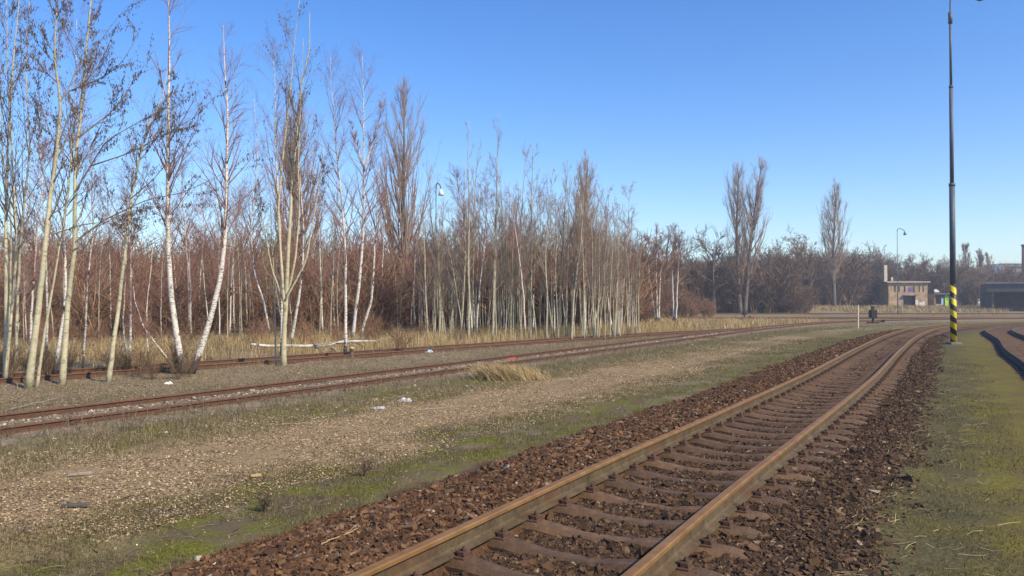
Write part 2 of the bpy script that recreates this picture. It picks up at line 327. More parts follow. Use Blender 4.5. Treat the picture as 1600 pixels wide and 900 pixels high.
# ------------------------------------------------------------------ ground sheet
def ground():
    az = np.concatenate([np.radians(np.linspace(-46, 46, 860)), np.radians(np.linspace(46, 314, 90)[1:-1])])
    r1 = np.geomspace(.35, 130, 540); r2 = np.geomspace(130, 5000, 70)[1:]; rr = np.concatenate([r1, r2])
    A, Q = np.meshgrid(az, rr); x = Q * np.sin(A); y = Q * np.cos(A)
    dM = sdist(PM, x, y, 4); dA = sdist(PA, x, y, 4); dB = sdist(PB, x, y, 4); dE = sdist(PE, x, y, 4)
    h = ground_h(x, y, dM, dA)
    n1 = fbm(x * .6, y * .6, 4, 21) - .5; n2 = fbm(x * 1.7, y * 1.7, 4, 33) - .5; n3 = fbm(x * .25, y * .25, 4, 41) - .5
    w = dM + n2 * .9 + n1 * .5
    ball = sstep(-2.85, -2.5, w) * sstep(2.1, 1.7, dM + n2 * .45)
    redder = sstep(.2, -.9, dM)
    mossL = sstep(-4.8, -4.0, dM + n1 * 3.4) * sstep(-2.6, -3.0, w) * sstep(-.16, .02, n2 + .05)
    grassA = sstep(-9.8, -9.2, dM + n1 * 1.6) * sstep(-7.2, -8.0, dM + n1 * 2.6) * .9
    farg = sstep(22, 34, y) * sstep(-9.8, -9.2, dM) * sstep(-2.6, -3.2, w) * sstep(-.12, .12, n3 + .02) * .75
    mossR = sstep(1.6, 2.1, dM + n2 * .5) * sstep(6.6, 4.6, dM + n1 * 2.4)
    chips = sstep(-8.4, -7.4, dM + n1 * 2.4) * sstep(-4.0, -4.6, dM + n1 * 2.0)
    sand = sstep(1.75, 1.2, np.abs(dA + 0)) * sstep(.0, .3, np.abs(dA)) * sstep(-.2, .1, n1 + .08) * .9
    forest = sstep(-13.6, -15.5, dM + n1 * 2)
    dry = sstep(-21, -23, dM + n1 * 3) * sstep(-60, -40, dM)
    farflat = sstep(60, 95, y) * sstep(160, 120, y)
    redE = sstep(1.3, .6, np.abs(dE)) + sstep(.3, .8, dE) * sstep(4.5, 3, dE)
    m1 = np.stack([ball, np.clip(mossL + grassA + farg, 0, 1), mossR, redder], -1).reshape(-1, 4)
    m2 = np.stack([chips, sand, forest, np.clip(redE * sstep(85, 60, y), 0, 1)], -1).reshape(-1, 4)
    m3 = np.stack([dry, farflat, sstep(165, 185, y), sstep(3.1, 2.2, dM + n2 * 1.8) * (dM > 0)], -1).reshape(-1, 4)
    nr, na = A.shape; V = np.stack([x, y, h], -1).reshape(-1, 3)
    idx = np.arange(nr * na).reshape(nr, na); nx = np.roll(idx, -1, 1)
    Fq = np.stack([idx[:-1], idx[1:], nx[1:], nx[:-1]], -1).reshape(-1, 4)
    cap = idx[0][None, ::1]
    m, nt, b = mat('ground'); L = nt.links.new
    def att(nm):
        a = nt.nodes.new('ShaderNodeAttribute'); a.attribute_name = nm; s = nt.nodes.new('ShaderNodeSeparateColor'); L(a.outputs['Color'], s.inputs[0]); return s.outputs[0], s.outputs[1], s.outputs[2], a.outputs['Alpha']
    a1, a2, a3 = att('m1'), att('m2'), att('m3')
    nf = noise(nt, 28, 6, .7); nm_ = noise(nt, 5, 5, .6); nl = noise(nt, .9, 4, .6); vf = N(nt, 'ShaderNodeTexVoronoi', Scale=22); tc = nt.nodes.new('ShaderNodeTexCoord'); L(tc.outputs['Object'], vf.inputs['Vector'])
    base = ramp(nt, nf, [(.3, (.09, .072, .038)), (.5, (.18, .148, .085)), (.72, (.29, .245, .155))])
    base = mixc(nt, ramp(nt, nl, [(.42, (0, 0, 0)), (.62, (.7, .7, .7))]), base, (.12, .115, .04))
    forestc = ramp(nt, nf, [(.3, (.11, .085, .048)), (.5, (.22, .175, .105)), (.75, (.35, .29, .19))])
    chipc = ramp(nt, nf, [(.28, (.10, .07, .035)), (.45, (.22, .16, .085)), (.6, (.34, .255, .145)), (.8, (.46, .36, .22))])
    mossc = ramp(nt, nf, [(.28, (.045, .045, .008)), (.48, (.11, .115, .015)), (.72, (.19, .185, .035))])
    nlow = noise(nt, 1.6, 4, .6); mossc = mixc(nt, ramp(nt, nlow, [(.42, (0, 0, 0)), (.56, (.95, .95, .95))]), mossc, (.115, .088, .052))
    mossr = ramp(nt, nf, [(.28, (.07, .063, .014)), (.48, (.13, .116, .022)), (.72, (.20, .175, .04))])
    mossr = mixc(nt, ramp(nt, nlow, [(.44, (0, 0, 0)), (.62, (.8, .8, .8))]), mossr, (.115, .085, .04)); mossr = mixc(nt, ramp(nt, nm_, [(.30, (.7, .7, .7)), (.44, (0, 0, 0))]), mossr, (.05, .045, .018))
    rust = ramp(nt, nf, [(.28, (.035, .018, .012)), (.5, (.082, .045, .026)), (.75, (.135, .073, .043))])
    darkb = ramp(nt, nf, [(.28, (.022, .015, .010)), (.5, (.058, .036, .022)), (.75, (.095, .06, .036))])
    redc = ramp(nt, nf, [(.28, (.08, .035, .028)), (.5, (.15, .07, .05)), (.75, (.21, .115, .085))])
    sandc = ramp(nt, nf, [(.28, (.15, .12, .085)), (.6, (.27, .225, .165)), (.8, (.36, .31, .24))])
    dryc = ramp(nt, nf, [(.28, (.12, .085, .045)), (.6, (.24, .18, .10)), (.8, (.34, .27, .16))])
    farc = ramp(nt, nm_, [(.3, (.10, .09, .045)), (.55, (.165, .145, .075)), (.75, (.25, .215, .125))])
    c = mixc(nt, a3[1], base, farc); c = mixc(nt, a2[0], c, chipc); c = mixc(nt, a2[2], c, forestc); c = mixc(nt, a3[0], c, dryc); c = mixc(nt, a3[2], c, dryc)
    c = mixc(nt, a1[1], c, mossc); c = mixc(nt, a1[2], c, mixc(nt, a3[3], mossr, ramp(nt, nf, [(.28, (.04, .036, .016)), (.5, (.085, .076, .032)), (.74, (.15, .13, .07))]))); c = mixc(nt, a2[1], c, sandc)
    c = mixc(nt, a2[3], c, redc); c = mixc(nt, a1[0], c, mixc(nt, a1[3], darkb, rust))
    L(c, b.inputs['Base Color']); b.inputs['Roughness'].default_value = .95; b.inputs['Specular IOR Level'].default_value = .15
    ad = N(nt, 'ShaderNodeMath', operation='ADD'); L(nf, ad.inputs[0]); L(vf.outputs['Distance'], ad.inputs[1]); bump(nt, b, ad.outputs[0], .45, .02)
    me = mesh_from('ground', V, [Fq, cap[:, ::-1]], m, smooth=True, attrs={'m1': m1, 'm2': m2, 'm3': m3})
    o = link('ground', me); tag(o, kind='structure', label='weedy gravel and moss ground between the railway tracks', cat='ground')
ground()

# ------------------------------------------------------------------ railway tracks
def resample(P, step):
    d = np.concatenate([[0], np.cumsum(np.linalg.norm(np.diff(P, axis=0), axis=1))]); s = np.arange(0, d[-1], step)
    Q = np.stack([np.interp(s, d, P[:, 0]), np.interp(s, d, P[:, 1])], 1); t = np.gradient(Q, axis=0); t /= np.linalg.norm(t, axis=1)[:, None]; return Q, t
PROF = np.array([(-.070, 0), (.070, 0), (.070, .010), (.022, .026), (.009, .040), (.009, .108), (.034, .118), (.036, .142), (.028, .150), (-.028, .150), (-.036, .142), (-.034, .118), (-.009, .108), (-.009, .040), (-.022, .026), (-.070, .010)])
def rail(P, off, ztop, mats, parent, step=.4, scale=1.12, z_fn=None):
    Q, t = resample(P, step); nrm = np.stack([t[:, 1], -t[:, 0]], 1); c = Q + nrm * off
    wob = (vnoise(np.arange(len(c)) * .12, np.zeros(len(c)), 3) - .5) * .012
    pr = PROF * scale; n = len(pr)
    zb = ztop - .15 * scale + wob
    V = np.concatenate([(c[:, None, :] + nrm[:, None, :] * pr[None, :, :1]), (zb[:, None] + pr[None, :, 1])[..., None]], -1).reshape(-1, 3)
    idx = np.arange(len(c) * n).reshape(len(c), n); nx = np.roll(idx, -1, 1)
    Fq = np.stack([idx[:-1], idx[1:], nx[1:], nx[:-1]], -1)      # (m, n, 4)
    mi = np.zeros(Fq.shape[:2], int); mi[:, 6:11] = 1
    me = mesh_from('rail', V, [Fq.reshape(-1, 4), idx[[0, -1]]], mats, np.concatenate([mi.ravel(), [0, 0]]))
    return link('rail', me, parent)
def sleeper_mesh(dip=.05, seat=0.0, hl=1.27, w=.27):
    xs = np.array([-hl, -hl + .03, -1.05, -.92, -.60, -.48, -.2, 0, .2, .48, .60, .92, 1.05, hl - .03, hl]); V = []
    for x in xs:
        e = sstep(.58, .30, abs(x)); zt = seat - dip * e - .05 * sstep(1.0, hl, abs(x)); ww = w * (1 - .16 * e)
        if abs(x) > hl - .01: zt -= .03
        V += [(x, -ww / 2, zt - .16), (x, -ww / 2, zt - .045), (x, -ww / 2 + .045, zt), (x, ww / 2 - .045, zt), (x, ww / 2, zt - .045), (x, ww / 2, zt - .16)]
    n = 6; idx = np.arange(len(xs) * n).reshape(-1, n); nx = np.roll(idx, -1, 1)
    Fq = np.stack([idx[:-1], nx[:-1], nx[1:], idx[1:]], -1).reshape(-1, 4)
    return mesh_from('sleeper', np.array(V), [Fq, np.array([idx[0][::-1], idx[-1]])], M['sleeper'])
def clamp_mesh():
    b = MB(); b.box((0, 0, .010), (.36, .16, .02), bev=.005)
    for s in (-1, 1):
        b.box((s * .135, 0, .042), (.075, .11, .044), bev=.008)
        b.box((s * .098, 0, .052), (.05, .07, .022), bev=.004)
        for dy in (-.0,):
            b.tube([(s * .135, dy, .06), (s * .135, dy, .100)], .011, 8); b.tube([(s * .135, dy, .064), (s * .135, dy, .084)], .022, 6)
    b.V = [v * [.95, .85, .82] for v in b.V]; return b.mesh('rail_clamp', M['clamp'])
CLAMP = clamp_mesh()
def track(P, ztop, label, mats, spacing, smesh, clamps=True, gauge=1.507, start=None, rail_scale=1.12, limit=100, seat_drop=0, group='railway tracks'):
    i0 = len(P) // 2; t = empty('railway_track', (0, 0, 0), label, 'railway track', group)
    for s in (-1, 1): rail(P, s * gauge / 2, ztop, mats, t, scale=rail_scale)
    Q, tan = resample(P, spacing); zs = ztop - .15 * rail_scale - .012 - seat_drop
    dist = np.hypot(Q[:, 0], Q[:, 1] - 0); front = np.where((Q[:, 1] > 1.5) & (np.abs(Q[:, 0]) < Q[:, 1] * .75 + 3))[0]; order = front[np.argsort(dist[front])]
    near, rest = order[:limit], order[limit:]
    if smesh:
        for k in near:
            rz = math.atan2(tan[k, 1], tan[k, 0]) - math.pi / 2 + random.uniform(-.02, .02)
            o = link('sleeper', smesh, t, (Q[k, 0], Q[k, 1], zs + random.uniform(-.008, .004))); o.rotation_euler = (random.uniform(-.03, .03), 0, rz)
            if clamps:
                for s in (-1, 1): link('rail_clamp', CLAMP, o, (s * gauge / 2, 0, .0))
    if smesh and len(rest):
        sv = np.zeros(len(smesh.vertices) * 3); smesh.vertices.foreach_get('co', sv); sv = sv.reshape(-1, 3); nv = len(sv)
        fl = [tuple(p.vertices) for p in smesh.polygons]; V = []; F4 = []; F6 = []
        for j, k in enumerate(rest):
            a = math.atan2(tan[k, 1], tan[k, 0]) - math.pi / 2; ca, sa = math.cos(a), math.sin(a)
            V.append(np.stack([sv[:, 0] * ca - sv[:, 1] * sa + Q[k, 0], sv[:, 0] * sa + sv[:, 1] * ca + Q[k, 1], sv[:, 2] + zs], 1))
            for f in fl: (F4 if len(f) == 4 else F6).append([i + j * nv for i in f])
        tag(link('sleepers', mesh_from('sleepers', np.vstack(V), [np.array(F4), np.array(F6)], M['sleeper']), t), kind='stuff')
    return t
SL_MAIN = sleeper_mesh(.05, w=.24); SL_OLD = sleeper_mesh(.0, hl=1.2, w=.24)
ZM = .39; ZA = .17
track(PM, ZM, 'main railway track with brown worn rails curving away to the right in the foreground', [M['rail_side'], M['rail_top']], .60, SL_MAIN)
track(PA, ZA, 'rusty red-brown siding track running straight past the row of birches', [M['rust_rail'], M['rust_top']], .66, SL_OLD, seat_drop=.0)
track(PB, .15, 'overgrown rusty siding behind the row of birches that joins the nearer siding', [M['rust_rail'], M['rust_top']], .66, SL_OLD, clamps=False, rail_scale=1.0)
track(PC, .20, 'far yard track crossing the view, nearer of the two in front of the distant wood', [M['rail_side'], M['rail_top']], .66, SL_OLD, clamps=False, limit=0)
track(PD, .22, 'far yard track crossing the view, farther of the two in front of the distant wood', [M['rail_side'], M['rail_top']], .66, SL_OLD, clamps=False, limit=0)
track(PE, .33, 'dark curved track on reddish gravel at the far right edge', [M['rail_dark'], M['rail_side']], .62, SL_OLD, clamps=False, rail_scale=1.25, limit=60)

# ------------------------------------------------------------------ scatter helpers
def sample_strip(P, d0, d1, s0, s1, n, seed, power=1.0):
    """points along a centre line between offsets d0..d1, distances s0..s1 from camera, denser near"""
    g = np.random.default_rng(seed); Q, t = resample(P, .1)
    dist = np.hypot(Q[:, 0], Q[:, 1]); ok = (Q[:, 1] > 1.0) & (dist > s0) & (dist < s1); Q, t, dist = Q[ok], t[ok], dist[ok]
    w = dist ** -power; w /= w.sum(); i = g.choice(len(Q), n, p=w); d = g.uniform(d0, d1, n)
    j = g.uniform(-.06, .06, n)
    x = Q[i, 0] + t[i, 1] * d + t[i, 0] * j; y = Q[i, 1] - t[i, 0] * d + t[i, 1] * j
    return x, y, d, g
def infront(x, y, m=1.12): return (y > 1.5) & (np.abs(x) < y * .64 * m + 1.2)
ICO = None
def stone_proto():
    v = np.array([(-1, -1, -1), (1, -1, -1), (1, 1, -1), (-1, 1, -1), (-1, -1, 1), (1, -1, 1), (1, 1, 1), (-1, 1, 1)]) * .62
    f = np.array([(0, 2, 1), (0, 3, 2), (4, 5, 6), (4, 6, 7), (0, 1, 5), (0, 5, 4), (1, 2, 6), (1, 6, 5), (2, 3, 7), (2, 7, 6), (3, 0, 4), (3, 4, 7)])
    return v, f
def old_proto():
    t = (1 + 5 ** .5) / 2
    v = np.array([(-1, t, 0), (1, t, 0), (-1, -t, 0), (1, -t, 0), (0, -1, t), (0, 1, t), (0, -1, -t), (0, 1, -t), (t, 0, -1), (t, 0, 1), (-t, 0, -1), (-t, 0, 1)]) / 1.9
    f = np.array([(0, 11, 5), (0, 5, 1), (0, 1, 7), (0, 7, 10), (0, 10, 11), (1, 5, 9), (5, 11, 4), (11, 10, 2), (10, 7, 6), (7, 1, 8), (3, 9, 4), (3, 4, 2), (3, 2, 6), (3, 6, 8), (3, 8, 9), (4, 9, 5), (2, 4, 11), (6, 2, 10), (8, 6, 7), (9, 8, 1)])
    return v, f
SV, SF = stone_proto()
def stones(name, x, y, z, size, material, g, label, cat, flat=.75, kind='stuff'):
    n = len(x); q = g.normal(size=(n, 4)); q /= np.linalg.norm(q, axis=1)[:, None]; a, b, c, d = q.T
    Rm = np.stack([1 - 2 * (c * c + d * d), 2 * (b * c - a * d), 2 * (b * d + a * c), 2 * (b * c + a * d), 1 - 2 * (b * b + d * d), 2 * (c * d - a * b), 2 * (b * d - a * c), 2 * (c * d + a * b), 1 - 2 * (b * b + c * c)], 1).reshape(n, 3, 3)
    jit = g.uniform(.6, 1.3, (n, 8, 1)); sc = g.uniform(.45, 1.4, (n, 1, 3)) * (1 + .9 * (g.random((n, 1, 1)) > .94))
    v = (SV[None] * jit + g.normal(0, .16, (n, 8, 3))) * sc * np.asarray(size)[:, None, None]
    v = np.einsum('nij,nkj->nki', Rm, v); v[..., 2] *= flat
    v += np.stack([x, y, z], 1)[:, None, :]
    f = (SF[None] + (np.arange(n) * 8)[:, None, None]).reshape(-1, 3)
    return tag(link(name, mesh_from(name, v.reshape(-1, 3), [f], material)), label, cat, kind=kind)
def leaves(name, x, y, z, size, material, g, label, cat, tilt=.45):
    n = len(x); a = g.uniform(0, 2 * np.pi, n); L = size; W = size * g.uniform(.35, .8, n)
    ca, sa = np.cos(a), np.sin(a); tz = g.uniform(-tilt, tilt, (n, 4)) * size[:, None]
    pts = []
    for (u, w), k in zip(((-1, 0), (0, -1), (1, 0), (0, 1)), range(4)):
        pts.append(np.stack([x + ca * L * u - sa * W * w, y + sa * L * u + ca * W * w, z + size * .35 + tz[:, k]], 1))
    V = np.stack(pts, 1).reshape(-1, 3); f = np.arange(4 * n).reshape(n, 4); f = np.concatenate([f[:, :3], f[:, [0, 2, 3]]])
    return tag(link(name, mesh_from(name, V, [f], material)), label, cat, kind='stuff')
def blades(x, y, z, h, w, g, lean=.5, nseg=2):
    """grass blades as thin tapering ribbons; returns V, F"""
    n = len(x); a = g.uniform(0, 2 * np.pi, n); b = g.uniform(0, 2 * np.pi, n); ln = g.uniform(.1, 1, n) * lean
    sx, sy = np.cos(b) * w / 2, np.sin(b) * w / 2; rows = []
    for k in range(nseg):
        t = k / nseg; hx = np.cos(a) * h * ln * t * t; hy = np.sin(a) * h * ln * t * t; ww = 1 - t * .5
        rows += [np.stack([x + hx - sx * ww, y + hy - sy * ww, z + h * t * (1 - .25 * ln * t)], 1), np.stack([x + hx + sx * ww, y + hy + sy * ww, z + h * t * (1 - .25 * ln * t)], 1)]
    rows.append(np.stack([x + np.cos(a) * h * ln, y + np.sin(a) * h * ln, z + h * (1 - .4 * ln)], 1))
    m = 2 * nseg + 1; V = np.stack(rows, 1).reshape(-1, 3); o = (np.arange(n) * m)[:, None]
    Fq = [o + np.array([[2 * k, 2 * k + 1, 2 * k + 3, 2 * k + 2]]) for k in range(nseg - 1)]
    T = o + np.array([[2 * nseg - 2, 2 * nseg - 1, 2 * nseg]])
    return V, ([np.concatenate(Fq)] if Fq else []) + [T]
def grass(name, x, y, h, w, material, g, label, cat='grass', lean=.5, z=None, kind='stuff', nseg=2):
    if z is None: z = ground_h(x, y) - .01
    V, Fs = blades(x, y, z, h, w, g, lean, nseg)
    return tag(link(name, mesh_from(name, V, Fs, material)), label, cat, kind=kind)

# ---- ballast stones on the main track
def put_stones(name, d0, d1, s0, s1, n, smin, smax, mt, seed, label, P=PM, excl=None, lift=.25, power=1.0, cat='ballast'):
    x, y, d, g = sample_strip(P, d0, d1, s0, s1, n, seed, power); m = infront(x, y)
    if excl: m &= excl(d)
    if P is PM and d0 > -4: m &= (d + (fbm(x * 1.7, y * 1.7, 4, 33) - .5) * .55 + g.normal(0, .13, len(d)) < 1.95) & (d > -2.72 - (fbm(x * 1.3, y * 1.3, 3, 37) - .5) * .8)
    x, y = x[m], y[m]; size = g.uniform(smin, smax, len(x)) * g.uniform(.75, 1.25, len(x)); dist = np.hypot(x, y)
    size *= 1 + .012 * np.clip(dist - 10, 0, 60)
    z = ground_h(x, y) + size * g.uniform(-.45, lift, len(x))
    return stones(name, x, y, z, size, mt, g, label, cat)
norail = lambda d: (np.abs(np.abs(d) - .7535) > .10)
put_stones('ballast_stones', -3.1, -.82, 3.2, 60, 110000, .012, .029, M['stone_left'], 1, 'rust red ballast stones heaped left of the main track', lift=.55)
put_stones('ballast_stones', -.68, .68, 3.2, 50, 52000, .013, .027, M['stone_right'], 2, 'dark brown ballast stones between the rails of the main track', lift=.25, power=1.2)
put_stones('ballast_stones', .82, 2.6, 3.0, 55, 95000, .012, .029, M['stone_right'], 3, 'dark brown ballast stones right of the main track', lift=.3, power=1.2)
put_stones('gravel_stones', -.68, .68, 5, 70, 13000, .012, .03, M['stone_pale'], 5, 'pale gravel between the rails of the rusty siding', P=PA, lift=.5, cat='gravel')
put_stones('gravel_stones', -2.2, 3.5, 5, 60, 9000, .008, .022, M['stone_pale'], 6, 'pale gravel scattered beside the rusty siding', P=PA, excl=norail, lift=.3, cat='gravel')
put_stones('gravel_stones', -8.8, -3.0, 5, 45, 4000, .006, .014, M['stone_pale'], 7, 'pale pebbles among the brown leaf litter', lift=.3, cat='gravel')
put_stones('gravel_stones', -7, -1.3, 3, 50, 9000, .006, .018, M['stone_pale'], 8, 'pale stones in the strip under the birches', P=PA, lift=.3, cat='gravel')

# ---- leaf litter, moss and grass
def strip(P, d0, d1, s0, s1, n, seed, power=1.0, mask=None):
    x, y, d, g = sample_strip(P, d0, d1, s0, s1, n, seed, power); m = infront(x, y)
    if mask is not None: m &= mask(x, y, d, g)
    return x[m], y[m], d[m], g
def patch(sc, th, seed): return lambda x, y, d, g: fbm(x * sc, y * sc, 3, seed) + g.uniform(-.06, .06, len(x)) > th
x, y, d, g = strip(PM, -8.6, -3.9, 5, 48, 130000, 11, 1.2, patch(.9, .40, 60)); z = ground_h(x, y)
sc = 1 + .02 * np.clip(np.hypot(x, y) - 12, 0, 40)
leaves('leaf_litter', x, y, z, (.005 + .017 * g.random(len(x)) ** 2) * sc, M['leaf'], g, 'tan leaf litter and wood chips strewn between main track and siding', 'leaf litter')
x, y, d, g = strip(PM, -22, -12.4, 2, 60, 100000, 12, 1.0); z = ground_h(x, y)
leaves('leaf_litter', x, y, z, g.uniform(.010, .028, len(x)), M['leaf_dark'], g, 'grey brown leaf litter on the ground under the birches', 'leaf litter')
for k, (d0, d1, n, mt, h0, h1, th, seed, lab, s1) in enumerate([
        (-4.9, -2.7, 70000, 'grass_green', .012, .045, .47, 61, 'short green moss and grass along the edge of the rust red ballast', 45),
        (-5.2, -2.7, 60000, 'grass_dark', .02, .08, .45, 64, 'dull low weeds and dead grass along the edge of the ballast', 50),
        (-10.0, -7.4, 60000, 'grass_green', .015, .06, .50, 62, 'short green grass along the near side of the rusty siding', 60),
        (-10.2, -7.2, 60000, 'grass_olive', .03, .14, .42, 63, 'dead olive grass along the near side of the rusty siding', 70),
        (-17.5, -12.3, 70000, 'grass_olive', .02, .09, .44, 68, 'thin dead grass in the gravel between the two sidings', 60),
        (-9.5, -3.2, 75000, 'grass_olive', .015, .06, .47, 67, 'thin dead grass scattered in the leaf litter', 60),
        (2.1, 6.5, 150000, 'grass_moss', .008, .028, .45, 65, 'short yellow green moss to the right of the main track', 42),
        (1.7, 3.3, 42000, 'grass_dark', .015, .06, .44, 66, 'dull dead grass at the edge of the ballast right of the main track', 30)]):
    x, y, d, g = strip(PM, d0, d1, 3, s1, n, 20 + k, 1.1, patch(1.1, th, seed))
    sc = 1 + .03 * np.clip(np.hypot(x, y) - 8, 0, 40)
    grass('grass', x, y, g.uniform(h0, h1, len(x)) * (1 + .012 * np.hypot(x, y)), .0035 * sc * (1.4 if 'dark' in mt or 'olive' in mt else 1.3), M[mt], g, lab, lean=1.1)
# twig litter on the open ground
x, y, d, g = strip(PM, -19.0, -2.9, 3, 34, 5200, 36, 1.0); z = ground_h(x, y); a = g.uniform(0, 6.28, len(x)); L = g.uniform(.04, .20, len(x)); P0 = np.stack([x, y, z + .012], 1); P2 = P0 + np.stack([np.cos(a) * L, np.sin(a) * L, g.uniform(0, .03, len(x))], 1)
V, Fq = tubes(np.stack([P0, (P0 + P2) / 2 + g.normal(0, .008, P0.shape), P2], 1), np.tile([.004, .003, .002], (len(x), 1)), 3)
tag(link('twig_litter', mesh_from('twig_litter', V, [Fq], M['stalk'])), 'short dead twigs strewn over the strip between the tracks', 'twigs', kind='stuff')
# dry straw lying on the right edge
x, y, d, g = strip(PM, 1.7, 2.9, 4, 26, 420, 31); z = ground_h(x, y)
P0 = np.stack([x, y, z + .02], 1); a = g.uniform(-1.6, 1.6, len(x)); L = g.uniform(.05, .22, len(x)); P2 = P0 + np.stack([np.cos(a) * L, np.sin(a) * L, g.uniform(-.005, .03, len(x))], 1); Pm = (P0 + P2) / 2 + g.normal(0, .012, P0.shape)
V, Fq = tubes(np.stack([P0, Pm, P2], 1), np.full((len(x), 3), .0018), 3)
tag(link('straw', mesh_from('straw', V, [Fq], M['grass_dry'])), 'loose pale straw at the edge of the ballast right of the main track', 'straw', kind='stuff')
# tall dry grass beyond the overgrown siding, and in front of the distant wood
x, y, d, g = strip(PB, -13, -1.6, 6, 62, 80000, 32, .6, patch(.35, .40, 70))
grass('dry_grass', x, y, g.uniform(.25, .95, len(x)), .011, M['grass_dry'], g, 'tall straw coloured dry grass behind the overgrown siding', lean=.7, nseg=3)
x, y, d, g = strip(PB, -1.5, 3.2, 5, 70, 20000, 33, .8, patch(.7, .50, 71))
grass('dry_grass', x, y, g.uniform(.06, .3, len(x)), .009, M['grass_olive'], g, 'low dead grass growing round the overgrown siding', lean=.8)
g = np.random.default_rng(34); n = 26000; x = g.uniform(2, 34, n); y = g.uniform(62, 92, n); m = infront(x, y) & (sdist(PA, x, y) < -2) & (fbm(x * .2, y * .2, 3, 72) > .42); x, y = x[m], y[m]
grass('dry_grass', x, y, g.uniform(.2, .7, len(x)), .03, M['grass_dry'], g, 'pale dry grass round the two small birch clumps past the stand', lean=.7)
n = 40000; x = g.uniform(20, 135, n); y = g.uniform(158, 186, n); m = infront(x, y) & (fbm(x * .1, y * .1, 3, 73) > .40); x, y = x[m], y[m]
grass('dry_grass', x, y, g.uniform(.3, 1.1, len(x)), .07, M['grass_dry'], g, 'pale dry grass bank in front of the distant wood and signal building', lean=.6)
n = 25000; x = g.uniform(-5, 80, n); y = g.uniform(55, 145, n); m = infront(x, y) & (sdist(PM, x, y) < -3.2) & (fbm(x * .15, y * .15, 3, 74) > .5); x, y = x[m], y[m]
grass('grass', x, y, g.uniform(.05, .22, len(x)), .03, M['grass_olive'], g, 'low dead grass of the open yard in the distance', lean=.8)
# weed stalks by the siding
x, y, d, g = strip(PA, .9, 2.6, 6, 45, 900, 35, 1.0); z = ground_h(x, y); n = len(x); H = g.uniform(.10, .42, n)
tip = np.stack([x + g.normal(0, .07, n) , y + g.normal(0, .07, n), z + H], 1); P0 = np.stack([x, y, z - .02], 1)
Pts = np.stack([P0, (P0 + tip) / 2 + g.normal(0, .02, (n, 3)), tip], 1); V, Fq = tubes(Pts, np.tile([.004, .003, .002], (n, 1)), 3)
rep = 7; st = np.repeat(Pts[:, 1] * .4 + tip * .6, rep, 0) + np.tile((P0 - tip) * 0, (rep, 1)); st = np.repeat(P0, rep, 0) + np.repeat(tip - P0, rep, 0) * g.uniform(.35, 1, (n * rep, 1)); e = st + g.normal(0, .045, st.shape) + [0, 0, .03]
V2, F2 = tubes(np.stack([st, e], 1), np.full((len(st), 2), .0028), 3)
tag(link('weed_stalks', mesh_from('weed_stalks', np.vstack([V, V2]), [np.vstack([Fq, F2 + len(V)])], M['stalk'])), 'thin dead weed stalks along the near rail of the rusty siding', 'weeds', kind='stuff')

# ------------------------------------------------------------------ trees
def level(g, start, dr, length, r0, r1, npts, wob, trop):
    """grow N curved shoots at once -> points (N,n,3), radii (N,n)"""
    Nn = len(start); d = dr / (np.linalg.norm(dr, axis=1, keepdims=True) + 1e-9); P = [start]; st = (length / (npts - 1))[:, None]
    for k in range(npts - 1):
        P.append(P[-1] + d * st); d = d + g.normal(0, wob, (Nn, 3)) + np.array([0, 0, 1.0]) * (trop if np.isscalar(trop) else np.asarray(trop)[:, None]); d /= np.linalg.norm(d, axis=1, keepdims=True)
    t = np.linspace(0, 1, npts)[None]; Rr = r0[:, None] * (1 - t) + r1 * t
    return np.stack(P, 1), Rr
def spawn(g, P, Rr, k, t0, t1, ang0, ang1, rr=.55):
    """k side shoots on each parent: start, direction, parent t, start radius"""
    Nn, n, _ = P.shape; t = g.uniform(t0, t1, (Nn, k)); f = t * (n - 1); i = np.minimum(f.astype(int), n - 2); u = (f - i)[..., None]
    ar = np.arange(Nn)[:, None]; A = P[ar, i]; B = P[ar, i + 1]; st = A * (1 - u) + B * u; T = B - A; T /= np.linalg.norm(T, axis=2, keepdims=True) + 1e-9
    q = g.normal(size=T.shape); q -= (q * T).sum(2, keepdims=True) * T; q /= np.linalg.norm(q, axis=2, keepdims=True)
    a = g.uniform(ang0, ang1, (Nn, k, 1)); d = T * np.cos(a) + q * np.sin(a)
    r = (Rr[ar, i] * (1 - u[..., 0]) + Rr[ar, i + 1] * u[..., 0]) * rr
    return st.reshape(-1, 3), d.reshape(-1, 3), t.ravel(), r.ravel()
def cr(pts, n):
    """smooth resample of a 3-D polyline"""
    p = np.array(pts, float); s = np.concatenate([[0], np.cumsum(np.linalg.norm(np.diff(p, axis=0), axis=1))]); u = np.linspace(0, s[-1], n * 4)
    o = np.stack([np.interp(u, s, p[:, k]) for k in range(3)], 1)
    for _ in range(max(2, n // 3)): o[1:-1] = (o[:-2] + 2 * o[1:-1] + o[2:]) / 4
    return o[np.linspace(0, len(o) - 1, n).astype(int)]
class Crown:
    def __init__(s): s.V = []; s.F = []; s.n = 0
    def add(s, P, Rr, sides=3):
        V, Fq = tubes(P, Rr, sides); s.V.append(V); s.F.append(Fq + s.n); s.n += len(V)
    def mesh(s, name, m): return mesh_from(name, np.vstack(s.V), [np.vstack(s.F)], m, smooth=True)
